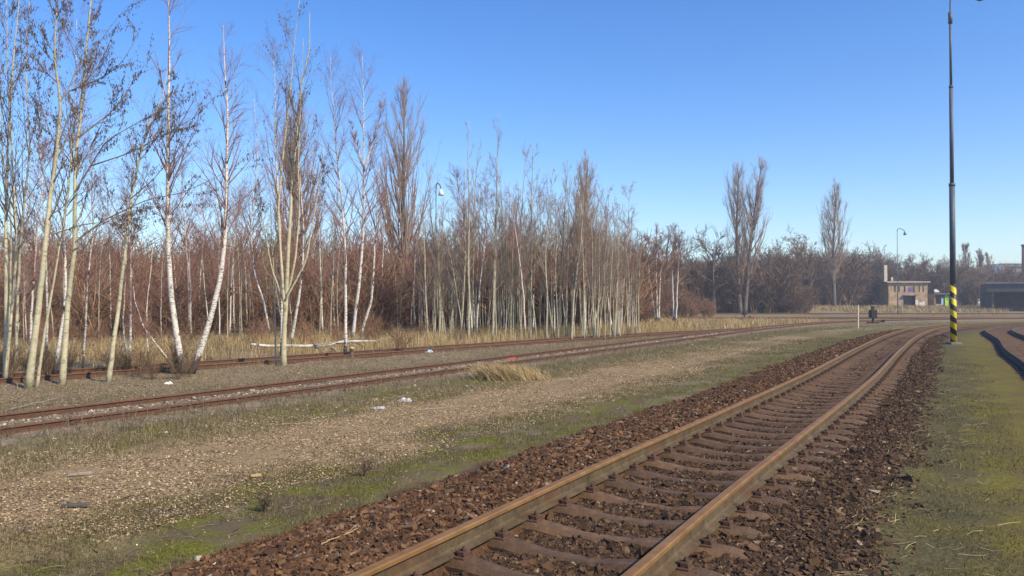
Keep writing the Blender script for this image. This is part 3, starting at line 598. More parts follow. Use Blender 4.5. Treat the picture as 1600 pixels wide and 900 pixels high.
def birch_crown(g, c, P, Rr, H, k1=54, k2=7, k3=5, tr=.0034, spread=.24, t0=.22):
    s, d, t, r = spawn(g, P, Rr, k1, t0, .995, .4, .8, .5); r = np.clip(r, tr * 1.4, .022)
    L = H * spread * (1.22 - t) ** .85 * g.uniform(.5, 1.2, len(t)) * sstep(t0 - .12, t0 + .15, t) + H * .02
    P1, R1 = level(g, s, d, L, r, tr * .9, 9, .05, .05); c.add(P1, R1, 4)
    s, d, t, r = spawn(g, P1, R1, k2, .15, .95, .3, .7, .75); P2, R2 = level(g, s, d, np.repeat(L, k2) * g.uniform(.25, .55, len(s)), np.clip(r, tr * .9, 1), tr * .6, 6, .06, -.01); c.add(P2, R2, 3)
    s, d, t, r = spawn(g, P2, R2, k3, .15, .95, .25, .7, .9); P3, R3 = level(g, s, d, np.repeat(np.repeat(L, k2), k3) * g.uniform(.12, .34, len(s)), np.full(len(s), tr * .75), tr * .5, 5, .06, -.05); c.add(P3, R3, 3)
def aspen_crown(g, c, P, Rr, H, k1=20, k2=6, k3=4, tr=.004, spread=.30, t0=.35, cat=None, up=.10):
    s, d, t, r = spawn(g, P, Rr, k1, t0, .96, .35, .75, .55); r = np.clip(r, tr * 1.5, .04)
    L = H * spread * (1.15 - t) ** .7 * g.uniform(.5, 1.3, len(t))
    P1, R1 = level(g, s, d, L, r, tr * .9, 10, .045, up); c.add(P1, R1, 4)
    s, d, t, r = spawn(g, P1, R1, k2, .15, .95, .3, .65, .7); P2, R2 = level(g, s, d, np.repeat(L, k2) * g.uniform(.2, .45, len(s)), np.clip(r, tr * .9, 1), tr * .6, 6, .06, .05); c.add(P2, R2, 3)
    s, d, t, r = spawn(g, P2, R2, k3, .15, .95, .3, .65, .9); P3, R3 = level(g, s, d, np.repeat(np.repeat(L, k2), k3) * g.uniform(.07, .2, len(s)), np.full(len(s), tr * .75), tr * .5, 4, .06, .04); c.add(P3, R3, 3)
    if cat is not None: cat.append(P2.reshape(-1, 3)); cat.append(P3.reshape(-1, 3))
def catkin_mesh(g, pts, n, L0=.03, L1=.075, w=.0085):
    p = pts[g.integers(0, len(pts), n)] + g.normal(0, .015, (n, 3)); L = g.uniform(L0, L1, n)
    e = p + np.stack([g.normal(0, .25, n) * L, g.normal(0, .25, n) * L, -L], 1); m = (p + e) / 2
    V, Fq = tubes(np.stack([p, m, e], 1), np.stack([np.full(n, w * .3), np.full(n, w), np.full(n, w * .4)], 1) * g.uniform(.6, 1.3, (n, 1)), 4)
    return mesh_from('catkins', V, [Fq], M['catkin'])

SHIFT = 0
def px_tree(name, label, cat, stems, bark, twig, kind, seed, Z=None, group=None, catkins=0, arms=None, dens=1.0, tr=.0022, t0=None, spread=None, jit=.25, far=False):
    """a tree whose stems are traced as (x, y) pixels; each stem gets its own depth wander. stems: list of (points, base_width_px, top_width_px)"""
    g = np.random.default_rng(seed); b0 = stems[0][0][0]
    if Z is None: Z = G(b0[0], b0[1], .0)[1]
    base = AT(b0[0], b0[1], Z); base[2] = float(ground_h(base[0], base[1])) ; root = empty(name, tuple(base), label, cat, group)
    tb = MB(); c = Crown(); cats = []; sc = Z / F
    for k, (pts, w0, w1) in enumerate(stems):
        y0 = Z + (0 if k == 0 else g.normal(0, .15)); dz = g.normal(0, jit, len(pts)).cumsum() * .35; dz -= dz[0]
        p = np.array([AT(a, b, y0 + dz[i]) for i, (a, b) in enumerate(pts)])
        if k == 0 or abs(pts[0][1] - b0[1]) < 6: p[0, 2] = base[2] - .05
        n = 26; P = cr(p, n) - base; t = np.linspace(0, 1, n)
        P[1:-1] += g.normal(0, .006 * sc * 40, (n - 2, 3))
        Rr = (w0 / 2.5 * (1 - t ** 1.1) + w1 / 7 * t ** 1.1) * sc; Rr = Rr * (1 + .35 * np.exp(-t * 22) * (1 if k == 0 or abs(pts[0][1] - b0[1]) < 6 else 0))
        P0 = P; tb.tube(P, Rr, 10)
        H = P[-1, 2] - P[0, 2]; Pn, Rn = P[None], Rr[None]
        if kind == 'birch': birch_crown(g, c, Pn, Rn, H, int(44 * dens), 6, 5, tr, spread or .22, t0 if t0 is not None else .25)
        elif kind == 'aspen': aspen_crown(g, c, Pn, Rn, H, int(16 * dens), 6, 4, tr, spread or .26, t0 if t0 is not None else .35, cats)
    if arms:
        for pts, w0 in arms:
            dz = g.normal(0, .3, len(pts)).cumsum() * .5; dz -= dz[0]
            P = cr([AT(a, b, Z + dz[i]) for i, (a, b) in enumerate(pts)], 16) - base; Rr = np.linspace(w0 / 3.2 * sc, tr, 16); c.add(P[None], Rr[None], 5)
            s, d, t, r = spawn(g, P[None], Rr[None], 12, .2, 1, .35, .8, .6); P1, R1 = level(g, s, d, g.uniform(.3, 1.1, len(s)), np.clip(r, tr, 1), tr * .8, 6, .12, .06); c.add(P1, R1, 3)
            s, d, t, r = spawn(g, P1, R1, 5, .2, 1, .35, .8, .8); P2, R2 = level(g, s, d, g.uniform(.1, .4, len(s)), np.full(len(s), tr * .9), tr * .7, 4, .12, .03); c.add(P2, R2, 3)
            cats += [P1.reshape(-1, 3)] * 3 + [P2.reshape(-1, 3), P]
    tb.build('trunk', bark, root, smooth=True)
    link('crown', c.mesh('crown', twig), root)
    if catkins and cats: link('catkins', catkin_mesh(g, np.vstack(cats), int(catkins * 2.4)), root)
    return root

BB, BA, TB, TA, TD = M['bark_birch'], M['bark_aspen'], M['twig_birch'], M['twig_aspen'], M['twig_dark']
# --- front row, left to right
px_tree('aspen_tree', 'pale green-barked aspen at the left edge, leftmost trunk by the siding', 'tree', [([(8, 590), (10, 500), (9, 400), (10, 300), (14, 190), (22, 80), (34, -40)], 8, 3), ([(8, 588), (20, 470), (26, 380), (20, 260), (12, 120), (10, -20)], 6, 3)], BA, TD, 'aspen', 101, Z=21.5, catkins=900)
px_tree('aspen_tree', 'thin aspen just right of the leftmost trunk, forking low at the left edge', 'tree', [([(24, 585), (27, 470), (34, 350), (48, 230), (40, 120), (46, 0)], 6, 2.5), ([(12, 583), (16, 470), (18, 350), (4, 240), (0, 100)], 5, 2)], BA, TD, 'aspen', 102, Z=24, catkins=500)
px_tree('aspen_tree', 'thick pale aspen leaning right from its foot, standing nearest the siding', 'tree', [([(45, 606), (50, 560), (58, 500), (69, 400), (78, 311), (91, 222), (95, 155), (84, 90), (88, 20), (96, -40)], 13, 4)], BA, TD, 'aspen', 103, Z=19.8, catkins=1100, dens=.9,
        arms=[([(80, 367), (129, 351), (170, 346), (205, 349)], 4), ([(78, 311), (60, 240), (62, 190), (70, 120)], 4)])
px_tree('aspen_tree', 'slim aspen stem rising from beside the foot of the thick leaning aspen', 'tree', [([(57, 603), (70, 517), (84, 439), (95, 373), (108, 300), (112, 220)], 6, 2)], BA, TD, 'aspen', 104, Z=20.1)
px_tree('aspen_tree', 'tall aspen with long arching branches hung with dark catkins reaching right', 'tree', [([(97, 598), (103, 525), (107, 459), (117, 389), (117, 310), (118, 249), (127, 178), (133, 89), (142, 0), (150, -60)], 11, 4)], BA, TD, 'aspen', 105, Z=20.8, catkins=2200, dens=.8,
        arms=[([(122, 215), (171, 178), (195, 151), (212, 118), (250, 100)], 5), ([(124, 190), (102, 144), (155, 124), (187, 102), (205, 75), (218, 44)], 5), ([(118, 378), (160, 345), (200, 326), (231, 311), (284, 302), (342, 275), (392, 244)], 4.5),
              ([(117, 300), (164, 222), (191, 205), (249, 173), (290, 160)], 4.5), ([(140, 260), (200, 240), (267, 205), (310, 180), (345, 140)], 4), ([(128, 175), (140, 90), (170, 45), (200, 8)], 4), ([(116, 260), (80, 215), (60, 150), (62, 80)], 4), ([(130, 365), (190, 335), (240, 322), (300, 318)], 3)])
px_tree('birch_tree', 'slim pale birch stem close behind the tall catkin-hung aspen', 'tree', [([(84, 594), (92, 540), (101, 486), (103, 428), (99, 350), (112, 250), (118, 160), (119, 90), (120, 30)], 7, 2.5)], BB, TB, 'birch', 106, Z=22.5)
px_tree('birch_tree', 'very thin birch between the two left aspens, gently curved', 'tree', [([(129, 583), (134, 505), (136, 443), (146, 358), (142, 280), (146, 210)], 4, 2)], BB, TB, 'birch', 107, Z=25)
px_tree('aspen_tree', 'grey-green aspen leaning right, left of the V-shaped white birch', 'tree', [([(169, 594), (179, 525), (185, 482), (190, 436), (199, 370), (204, 311), (218, 249), (229, 200), (253, 155), (262, 110)], 9, 3)], BA, TD, 'aspen', 108, Z=21.3, catkins=700, arms=[([(204, 311), (240, 280), (272, 240), (290, 190)], 3)])
px_tree('birch_tree', 'thin pair of white birch stems behind the right-leaning aspen', 'tree', [([(202, 578), (204, 520), (204, 467), (205, 350), (207, 270), (210, 220)], 5, 2), ([(199, 577), (192, 500), (196, 430), (200, 340), (198, 290)], 4, 2)], BB, TB, 'birch', 109, Z=24.5)
px_tree('birch_tree', 'bright white birch with two thick stems in a V from a dark foot', 'tree', [([(287, 583), (278, 537), (268, 467), (263, 400), (262, 289), (263, 178), (265, 67), (264, 0), (264, -50)], 12, 3.5), ([(297, 583), (315, 544), (330, 494), (346, 428), (353, 350), (354, 267), (356, 178), (351, 107), (349, 40)], 12, 2.5), ([(277, 586), (263, 562), (249, 544), (225, 513), (210, 467), (206, 420)], 4, 2)], BB, TB, 'birch', 110, Z=23.6, dens=.95, t0=.3, spread=.2)
px_tree('birch_tree', 'thin birch sapling with crooked stem left of the V-shaped birch', 'tree', [([(234, 588), (230, 530), (229, 480), (236, 420), (240, 360)], 3.5, 1.5)], BB, TB, 'birch', 111, Z=24.2, dens=.5)
px_tree('aspen_tree', 'many-stemmed aspen branching upward from one trunk in the middle of the row', 'tree', [([(443, 569), (444, 520), (446, 486), (449, 420), (453, 346), (457, 280), (463, 214), (470, 136), (484, 78), (484, 19)], 10, 2.5),
        ([(445, 486), (440, 420), (434, 330), (443, 233), (453, 148), (459, 78), (468, 0)], 6, 2), ([(446, 480), (462, 400), (468, 330), (466, 250), (470, 150), (474, 60)], 5, 2), ([(445, 470), (478, 410), (490, 340), (500, 280), (506, 230)], 4, 1.6), ([(445, 478), (425, 420), (412, 350), (400, 290)], 3.5, 1.6)], BA, TD, 'aspen', 112, Z=26.5, dens=.7, catkins=900)
px_tree('sapling', 'thin sapling pressed against the left of the many-stemmed aspen', 'tree', [([(431, 566), (430, 500), (428, 430), (424, 350), (420, 280)], 3.6, 1.5)], M['bark_sapling'], TD, 'aspen', 113, Z=26.9, dens=.8)
px_tree('birch_tree', 'straight white birch just left of the many-stemmed aspen crown', 'tree', [([(440, 558), (441, 459), (437, 350), (433, 280), (430, 218), (430, 136), (426, 78)], 6, 2)], BB, TB, 'birch', 114, Z=30)
px_tree('birch_tree', 'white birch curving up behind the right of the many-stemmed aspen', 'tree', [([(452, 540), (459, 513), (467, 467), (474, 400), (474, 350), (470, 300), (467, 253), (462, 180)], 6, 2)], BB, TB, 'birch', 115, Z=34)
px_tree('birch_tree', 'white birch with a dark cut foot right of the many-stemmed aspen', 'tree', [([(540, 557), (540, 500), (540, 467), (540, 400), (537, 346), (529, 272), (521, 175), (517, 117), (516, 90)], 6.5, 2), ([(541, 556), (549, 548), (552, 542)], 5, 4.5)], BB, TB, 'birch', 116, Z=30.5)
px_tree('birch_tree', 'tall straight white birch with forked branches, right of the cut-footed birch', 'tree', [([(550, 526), (555, 490), (560, 459), (565, 400), (568, 342), (568, 233), (568, 155), (566, 86)], 7, 2), ([(568, 268), (580, 230), (592, 190), (600, 150)], 3.5, 1.5), ([(568, 258), (556, 225), (547, 190)], 3, 1.5)], BB, TB, 'birch', 117, Z=39)
px_tree('birch_tree', 'white birch bent at its foot, rightmost of the large white birches', 'tree', [([(562, 526), (570, 500), (579, 478), (583, 440), (585, 389), (589, 350), (590, 310), (592, 260)], 6, 2)], BB, TB, 'birch', 118, Z=40)
px_tree('birch_tree', 'thin birch behind the gap between many-stemmed aspen and cut-footed birch', 'tree', [([(504, 506), (502, 450), (498, 350), (490, 290), (486, 230)], 4.5, 1.8)], BB, TB, 'birch', 119, Z=48)
px_tree('birch_tree', 'slender birch leaning left behind the many-stemmed aspen', 'tree', [([(424, 517), (412, 470), (397, 428), (391, 358), (400, 290), (402, 220), (397, 155)], 4.5, 1.8)], BB, TB, 'birch', 120, Z=45)
px_tree('birch_tree', 'thin birch rising from the dry grass right of the V-shaped birch', 'tree', [([(366, 505), (365, 450), (364, 380), (362, 320)], 3.5, 1.8)], BB, TB, 'birch', 121, Z=50)
for j, (pts, w, Zt, lab) in enumerate([
        ([(297, 490), (294, 420), (288, 350), (284, 280), (282, 240)], 5, 48, 'pair-forked thin birch seen between the stems of the V-shaped birch'),
        ([(309, 480), (313, 430), (319, 350), (318, 290)], 4, 52, 'thin white birch right inside the V of the big birch'),
        ([(174, 480), (172, 420), (170, 360), (168, 300)], 3.5, 50, 'distant thin birch left of the right-leaning aspen'),
        ([(47, 540), (50, 470), (56, 390), (62, 320), (66, 240)], 5, 33, 'thin birch behind the thick leaning aspen at the left'),
        ([(73, 560), (74, 480), (72, 400), (66, 300), (62, 222)], 5, 29, 'thin white birch seen just behind the leaning aspen trunk'),
        ([(598, 500), (597, 430), (600, 360), (604, 300)], 4, 52, 'thin birch right of the bent-footed birch'),
        ([(523, 505), (520, 440), (522, 370), (528, 320)], 4, 50, 'thin birch left of the cut-footed birch'),
        ([(648, 505), (646, 450), (650, 380), (655, 330)], 4, 55, 'white birch pair standing in scrub below the tall dark poplar'),
        ([(20, 590), (30, 500), (22, 420), (30, 350), (24, 300)], 4, 27, 'thin white birch among the aspen stems at the left edge'),
        ([(386, 500), (384, 430), (378, 360), (376, 300)], 3.5, 52, 'thin birch behind the dry grass left of the many-stemmed aspen')]):
    px_tree('birch_tree', lab, 'tree', [(pts, w, 1.8)], BB, TB, 'birch', 130 + j, Z=Zt, tr=.0045, dens=.8)
px_tree('birch_tree', 'clump of three white birch stems past the dense stand, nearer the stand', 'tree', [([(1026, 503), (1019, 465), (1014, 430), (1013, 395), (1012, 370)], 4.2, 1.8), ([(1027, 503), (1026, 450), (1025, 398), (1026, 360)], 3.8, 1.6), ([(1029, 503), (1031, 450), (1033, 405), (1034, 370)], 3.8, 1.6)], BB, TB, 'birch', 150, Z=82, tr=.010, dens=.6, t0=.55)
px_tree('birch_tree', 'pair of white birch stems past the dense stand, farther from the stand', 'tree', [([(1053, 503), (1051, 450), (1051, 394), (1051, 360)], 3.8, 1.6), ([(1056, 503), (1058, 455), (1061, 400), (1062, 368)], 3.8, 1.6)], BB, TB, 'birch', 151, Z=82, tr=.010, dens=.6, t0=.55)

# --- the dense stand of slender saplings
stand = [([(669, 528), (665, 460), (663, 378), (660, 300)], 4), ([(692, 523), (688, 450), (683, 400), (672, 330), (672, 245)], 4), ([(694, 523), (692, 440), (690, 380), (694, 300)], 3.6),
         ([(732, 534), (733, 470), (732, 400), (733, 320), (731, 244), (733, 190)], 5), ([(737, 525), (738, 470), (740, 400), (742, 300), (748, 220)], 4), ([(743, 525), (744, 460), (747, 380), (752, 290)], 3.6),
         ([(770, 528), (771, 470), (773, 400), (776, 300), (778, 213), (779, 180)], 5), ([(797, 528), (799, 460), (801, 400), (803, 330)], 4), ([(803, 528), (806, 450), (812, 370), (818, 290), (822, 230)], 4),
         ([(821, 528), (818, 460), (810, 390), (803, 348), (796, 290)], 3.8), ([(828, 529), (829, 460), (830, 380), (831, 300), (833, 222)], 5), ([(843, 526), (843, 460), (844, 380), (846, 300)], 3.6),
         ([(854, 526), (855, 460), (852, 400), (858, 320), (866, 250)], 3.8), ([(872, 526), (875, 460), (880, 380), (884, 300), (888, 240)], 5), ([(884, 524), (886, 450), (888, 370), (890, 280)], 4),
         ([(893, 527), (896, 470), (903, 410), (908, 380), (912, 300)], 4.6), ([(915, 524), (914, 450), (915, 380), (917, 300), (920, 250)], 4.4), ([(921, 524), (934, 485), (941, 440), (948, 370), (952, 290)], 4.6),
         ([(957, 514), (950, 470), (948, 424), (942, 370)], 4), ([(968, 516), (973, 460), (978, 400), (982, 340), (984, 290)], 4.6), ([(979, 514), (982, 460), (984, 400), (988, 340)], 4), ([(997, 508), (998, 450), (1000, 400), (1004, 360)], 3.6)]
for j, (pts, w) in enumerate(stand):
    birchy = j in (9, 17, 18, 19)
    px_tree('birch_tree' if birchy else 'sapling', 'slender white birch stem in the dense stand behind the sidings' if birchy else 'slender grey-green sapling in the dense stand behind the sidings', 'tree', [(pts, w, 1.6)], BB if birchy else M['bark_sapling'], TB if birchy else TA, 'birch' if birchy else 'aspen', 200 + j, Z=45.5 + (j % 3) * 2.2 + max(0, pts[0][0] - 900) * .12, group='slender trees of the dense stand', tr=.005, dens=1.1 if not birchy else .6, t0=.3, spread=.20, jit=.15)
# generic saplings of the stand: a few meshes, copied
def sapling_proto(kind, H, seed, bark, twig, tr, rad, dens=1.0, spread=.22, bend=.04, t0=.3):
    g = np.random.default_rng(seed); P, Rr = level(g, np.zeros((1, 3)) - [[0, 0, .1]], np.array([[g.normal(0, bend), g.normal(0, bend), 1.]]), np.array([H]), np.array([rad]), rad * .18, 22, .022, .01)
    tb = MB(); tb.tube(P[0], Rr[0], 8); c = Crown()
    if kind == 'birch': birch_crown(g, c, P, Rr, H, int(44 * dens), 6, 4, tr, spread, t0)
    else: aspen_crown(g, c, P, Rr, H, int(20 * dens), 6, 4, tr, spread, t0)
    return tb.mesh('trunk', bark, True), c.mesh('crown', twig)
def place_proto(pr, name, x, y, s, rz, label, cat, group, z=None, sz=None):
    r = empty(name, (x, y, float(ground_h(x, y)) if z is None else z), label, cat, group, rz); r.scale = (s, s, sz or s)
    link('trunk', pr[0], r)
    link('crown', pr[1], r); return r
g = np.random.default_rng(77)
SAP = [sapling_proto('aspen', 9.5, 300 + k, M['bark_sapling'], TA, .005, .05) for k in range(5)]
BIR = [sapling_proto('birch', 9.5, 310 + k, BB, TB, .005, .05, .8) for k in range(4)]
for k in range(185):
    px = g.uniform(655, 1000); Y = 45.5 + 14 * g.random() ** 1.4 + max(0, px - 960) * .25; x = (px - 800) / F * Y; H = g.uniform(.6, 1.1) * (1 - .38 * max(0, (px - 900) / 120)) * (1 if px > 720 else .8)
    b = g.random() < .22; place_proto((BIR if b else SAP)[g.integers(0, 4)], 'birch_tree' if b else 'sapling', x, Y, H, g.uniform(0, 6.28), 'slender white birch stem in the dense stand behind the sidings' if b else 'slender grey-green sapling in the dense stand behind the sidings', 'tree', 'slender trees of the dense stand')
for k in range(46):
    px = g.uniform(-60, 650); Y = g.uniform(38, 62); x = (px - 800) / F * Y; b = g.random() < .5; H = g.uniform(.5, .95)
    place_proto((BIR if b else SAP)[g.integers(0, 4)], 'birch_tree' if b else 'sapling', x, Y, H, g.uniform(0, 6.28), 'thin birch in the scrub wood behind the dry grass' if b else 'thin bare sapling in the scrub wood behind the dry grass', 'tree', 'thin trees in the scrub behind the birch row')

# --- brown scrub behind everything on the left: nobody could count it
def shrub_proto(g, H, k=16, tr=.008, k2=7, k3=4, spread=.8):
    c = Crown(); a = g.uniform(0, 6.28, k); d = np.stack([np.cos(a) * spread * g.uniform(.2, 1, k), np.sin(a) * spread * g.uniform(.2, 1, k), np.full(k, 1.3)], 1)
    P1, R1 = level(g, g.normal(0, .045 * H, (k, 3)) * [1, 1, 0] * (H > 1), d, g.uniform(.55, 1.1, k) * H, np.full(k, tr * 2.2), tr, 7, .09, .05); c.add(P1, R1, 3)
    s, dd, t, r = spawn(g, P1, R1, k2, .15, 1, .4, .9, .8); P2, R2 = level(g, s, dd, H * g.uniform(.18, .42, len(s)), np.full(len(s), tr * 1.1), tr * .8, 4, .12, .04); c.add(P2, R2, 3)
    s, dd, t, r = spawn(g, P2, R2, k3, .1, 1, .4, 1.0, .9); P3, R3 = level(g, s, dd, H * g.uniform(.06, .18, len(s)), np.full(len(s), tr * .8), tr * .6, 3, .12, .0); c.add(P3, R3, 3)
    return np.vstack(c.V), np.vstack(c.F)
def scatter_mass(name, protos, xs, ys, scs, g, m, label, cat='scrub'):
    V = []; Fq = []; n = 0; zz = ground_h(xs, ys)
    for x, y, s, z in zip(xs, ys, scs, zz):
        v, f = protos[g.integers(0, len(protos))]; a = g.uniform(0, 6.28); ca, sa = math.cos(a), math.sin(a)
        V.append(np.stack([(v[:, 0] * ca - v[:, 1] * sa) * s + x, (v[:, 0] * sa + v[:, 1] * ca) * s + y, v[:, 2] * s * g.uniform(.85, 1.15) + z], 1)); Fq.append(f + n); n += len(v)
    return tag(link(name, mesh_from(name, np.vstack(V), [np.vstack(Fq)], m)), label, cat, kind='stuff')
g = np.random.default_rng(88); sp = [shrub_proto(g, 3.0, 14, .009) for _ in range(6)]
n = 520; Y = g.uniform(47, 96, n); px = g.uniform(-120, 1010, n); Y += 13 * ((px > 640) & (Y < 60)); xs = (px - 800) / F * Y; ss = g.uniform(.8, 1.6, n) * (1 - .35 * sstep(930, 1100, px)) * (1 + (Y - 47) * .021); m = sdist(PC, xs, Y) > 3.5 if False else np.ones(n, bool)
dC = sdist(PC, xs, Y); keep = (dC > 3.0) | True
scatter_mass('scrub', sp, xs, Y, ss, g, M['scrub'], 'brown leafless scrub filling the wood behind the birches')
n = 60; Y = g.uniform(34, 47, n); px = g.uniform(-120, 660, n); xs = (px - 800) / F * Y
scatter_mass('scrub', sp, xs, Y, g.uniform(.25, .5, n), g, M['scrub'], 'low bare bramble scrub standing in the dry grass')
n = 26; Y = g.uniform(21.5, 26, n); px = g.uniform(-20, 300, n); xs = (px - 800) / F * Y
scatter_mass('scrub', sp, xs, Y, g.uniform(.18, .34, n), g, M['scrub_far'], 'low bare twigs round the feet of the front birches')
n = 46; Y = g.uniform(112, 132, n); px = g.uniform(985, 1115, n); xs = (px - 800) / F * Y
scatter_mass('scrub', sp, xs, Y, g.uniform(1.5, 2.3, n) * (1 - .6 * sstep(1020, 1110, px)), g, M['scrub'], 'brown scrub beyond the far yard tracks right of the birch stand')
# red-twigged shrub
g = np.random.default_rng(89); v, f = shrub_proto(g, 2.4, 22, .010, 8, 5, 1.1); p = AT(680, 508, 52)
tag(link('dogwood_shrub', mesh_from('dogwood_shrub', v, [f], M['scrub_red']), None, (p[0], p[1], 0)), 'low crimson-twigged shrub left of the dense stand', 'shrub')

# --- poplars and round-headed trees
def poplar_proto(seed, H, tr, twin=False, k1=70, wid=.10):
    g = np.random.default_rng(seed); tb = MB(); c = Crown()
    for off in ((-.6, .6) if twin else (0,)):
        P, Rr = level(g, np.array([[off * .6, 0, -.2]]), np.array([[off * .15, 0, 1.]]), np.array([H * (.95 if off < 0 else 1)]), np.array([H * .016]), tr * 1.5, 18, .02, .03); tb.tube(P[0], Rr[0], 8)
        s, d, t, r = spawn(g, P, Rr, k1 // (2 if twin else 1), .12, .93, .32, .62, .6)
        L = H * ((.50 if twin else .54) * (1.0 - t) ** .9) * g.uniform(.55, 1.1, len(t)) + H * .03; P1, R1 = level(g, s, d, L, np.clip(r * .75, tr * 1.2, .13), tr, 11, .04, .16); c.add(P1, R1, 4)
        s, d, t, r = spawn(g, P1, R1, 9, .1, .95, .2, .5, .7); P2, R2 = level(g, s, d, np.repeat(L, 9) * g.uniform(.14, .34, len(s)), np.clip(r, tr * .9, .05), tr * .6, 6, .06, .12); c.add(P2, R2, 3)
        s, d, t, r = spawn(g, P2, R2, 5, .1, .95, .2, .6, .8); P3, R3 = level(g, s, d, H * g.uniform(.015, .05, len(s)), np.full(len(s), tr * .7), tr * .4, 4, .06, .1); c.add(P3, R3, 3)
    return tb.mesh('trunk', M['bark_poplar'], True), c.mesh('crown', M['twig_poplar'])
def round_proto(seed, H, tr, k1=9, wide=1.0, trunk=.3):
    g = np.random.default_rng(seed); tb = MB(); c = Crown()
    P, Rr = level(g, np.array([[0, 0, -.2]]), np.array([[g.normal(0, .04), g.normal(0, .04), 1.]]), np.array([H * .72]), np.array([H * .020]), H * .006, 14, .04, .02); tb.tube(P[0], Rr[0], 8)
    s, d, t, r = spawn(g, P, Rr, k1 + 7, trunk / .72, .98, .45, 1.0 * wide, .62); L = H * .42 * (1.25 - .6 * t) * g.uniform(.6, 1.05, len(t)); P1, R1 = level(g, s, d, L, r, tr * 1.5, 9, .035, .035); c.add(P1, R1, 5)
    s, d, t, r = spawn(g, P1, R1, 8, .2, 1, .4, .9, .65); L2 = np.repeat(L, 8) * g.uniform(.25, .5, len(s)); P2, R2 = level(g, s, d, L2, np.clip(r, tr, .12), tr * .8, 6, .06, .04); c.add(P2, R2, 3)
    s, d, t, r = spawn(g, P2, R2, 6, .15, 1, .35, .9, .75); L3 = np.repeat(L2, 6) * g.uniform(.25, .5, len(s)); P3, R3 = level(g, s, d, L3, np.clip(r, tr * .8, .04), tr * .6, 4, .07, .03); c.add(P3, R3, 3)
    s, d, t, r = spawn(g, P3, R3, 6, .1, 1, .35, .9, .8); P4, R4 = level(g, s, d, np.repeat(L3, 6) * g.uniform(.3, .65, len(s)), np.full(len(s), tr * .6), tr * .4, 3, .07, .02); c.add(P4, R4, 3)
    return tb.mesh('trunk', M['bark_dark'], True), c.mesh('crown', M['twig_far'])
def far_at(px, top, Y, z0=0.0):
    p = AT(px, top, Y); return p[0], Y, p[2] - z0
for px, top, Y, twin, lab, seed in [(633, 128, 84, False, 'tall dark poplar with upswept limbs rising behind the left birches', 401), (462, 148, 84, False, 'reddish poplar crown behind the many-stemmed aspen', 402), (906, 236, 105, False, 'reddish poplar rising out of the dense stand', 403),
                                    (1159, 244, 150, True, 'twin-stemmed tall poplar above the distant wood', 404), (1302, 288, 178, False, 'single slim poplar above the distant wood, left of the signal building', 405)]:
    x, y, H = far_at(px, top, Y); place_proto(poplar_proto(seed, H, .006 + Y * .00007, twin, 60 if not twin else 104), 'poplar_tree', x, y, 1, random.uniform(0, .2), lab, 'tree', None)
RND = [round_proto(420 + k, 14, .021, 9, 1.0 + .1 * (k % 3), .18 + .05 * (k % 3)) for k in range(6)]
for px, top, Y, k, lab in [(1041, 340, 120, 0, 'round-headed bare tree just right of the dense stand'), (1116, 346, 150, 1, 'bare spreading tree left of the twin-stemmed poplar'), (1212, 368, 160, 2, 'low bare tree right of the twin-stemmed poplar'), (1266, 354, 165, 3, 'dark round bare tree left of the single slim poplar')]:
    x, y, H = far_at(px, top, Y); s = H / 14.0; place_proto(RND[k], 'bare_tree', x, y, s, random.uniform(0, 6), lab, 'tree', None)
g = np.random.default_rng(99)
def skyline(px): return np.interp(px, [1000, 1040, 1080, 1130, 1180, 1230, 1290, 1330, 1360, 1400, 1430, 1460, 1500, 1540, 1600], [385, 400, 405, 400, 380, 378, 384, 374, 378, 384, 388, 398, 396, 412, 425])
for k in range(58):
    px = 1000 + (k + g.random()) / 58 * 560; Y = g.uniform(192, 225); top = float(skyline(px)) + g.uniform(-2, 14); x, y, H = far_at(px, top, Y, .9)
    place_proto(RND[g.integers(0, 6)], 'bare_tree', x, y, H / 14.0, g.uniform(0, 6.28), 'bare tree of the long distant wood beyond the yard', 'tree', 'bare trees of the distant wood', z=.9)
for k in range(20):
    px = g.uniform(-60, 1000); Y = g.uniform(85, 100); x = (px - 800) / F * Y
    place_proto(RND[g.integers(0, 6)], 'bare_tree', x, Y, g.uniform(.55, .85), g.uniform(0, 6.28), 'bare tree deep in the scrub wood behind the birches', 'tree', 'bare trees deep in the scrub wood')
for px, top, Y, lab in [(1507, 378, 230, 'thin pointed poplar just right of the striped pole'), (1533, 388, 235, 'thin pointed poplar left of the dark bridge'), (1546, 394, 240, 'small pointed poplar directly above the bridge end')]:
    x, y, H = far_at(px, top, Y, .9); place_proto(poplar_proto(int(px), H, .035, False, 40), 'poplar_tree', x, y, 1, 0, lab, 'tree', 'three thin poplars by the bridge', z=.9)
fp = [shrub_proto(g, 4.5, 16, .024, 8, 5) for _ in range(5)]
n = 90; Y = g.uniform(151, 164, n); px = g.uniform(1000, 1262, n); xs = (px - 800) / F * Y
scatter_mass('scrub', fp, xs, Y, g.uniform(1.1, 2.1, n) * (1 - .45 * sstep(1200, 1262, px)), g, M['scrub_far'], 'brown scrub at the feet of the twin-stemmed poplar')
n = 430; Y = g.uniform(186, 222, n); px = g.uniform(985, 1660, n); xs = (px - 800) / F * Y
keep = ~((px > 1335) & (Y < 206)); scatter_mass('scrub', fp, xs[keep], Y[keep], (g.uniform(1.0, 2.2, n) + .35 * (px < 1380))[keep], g, M['scrub_far'], 'dark leafless scrub along the foot of the distant wood')

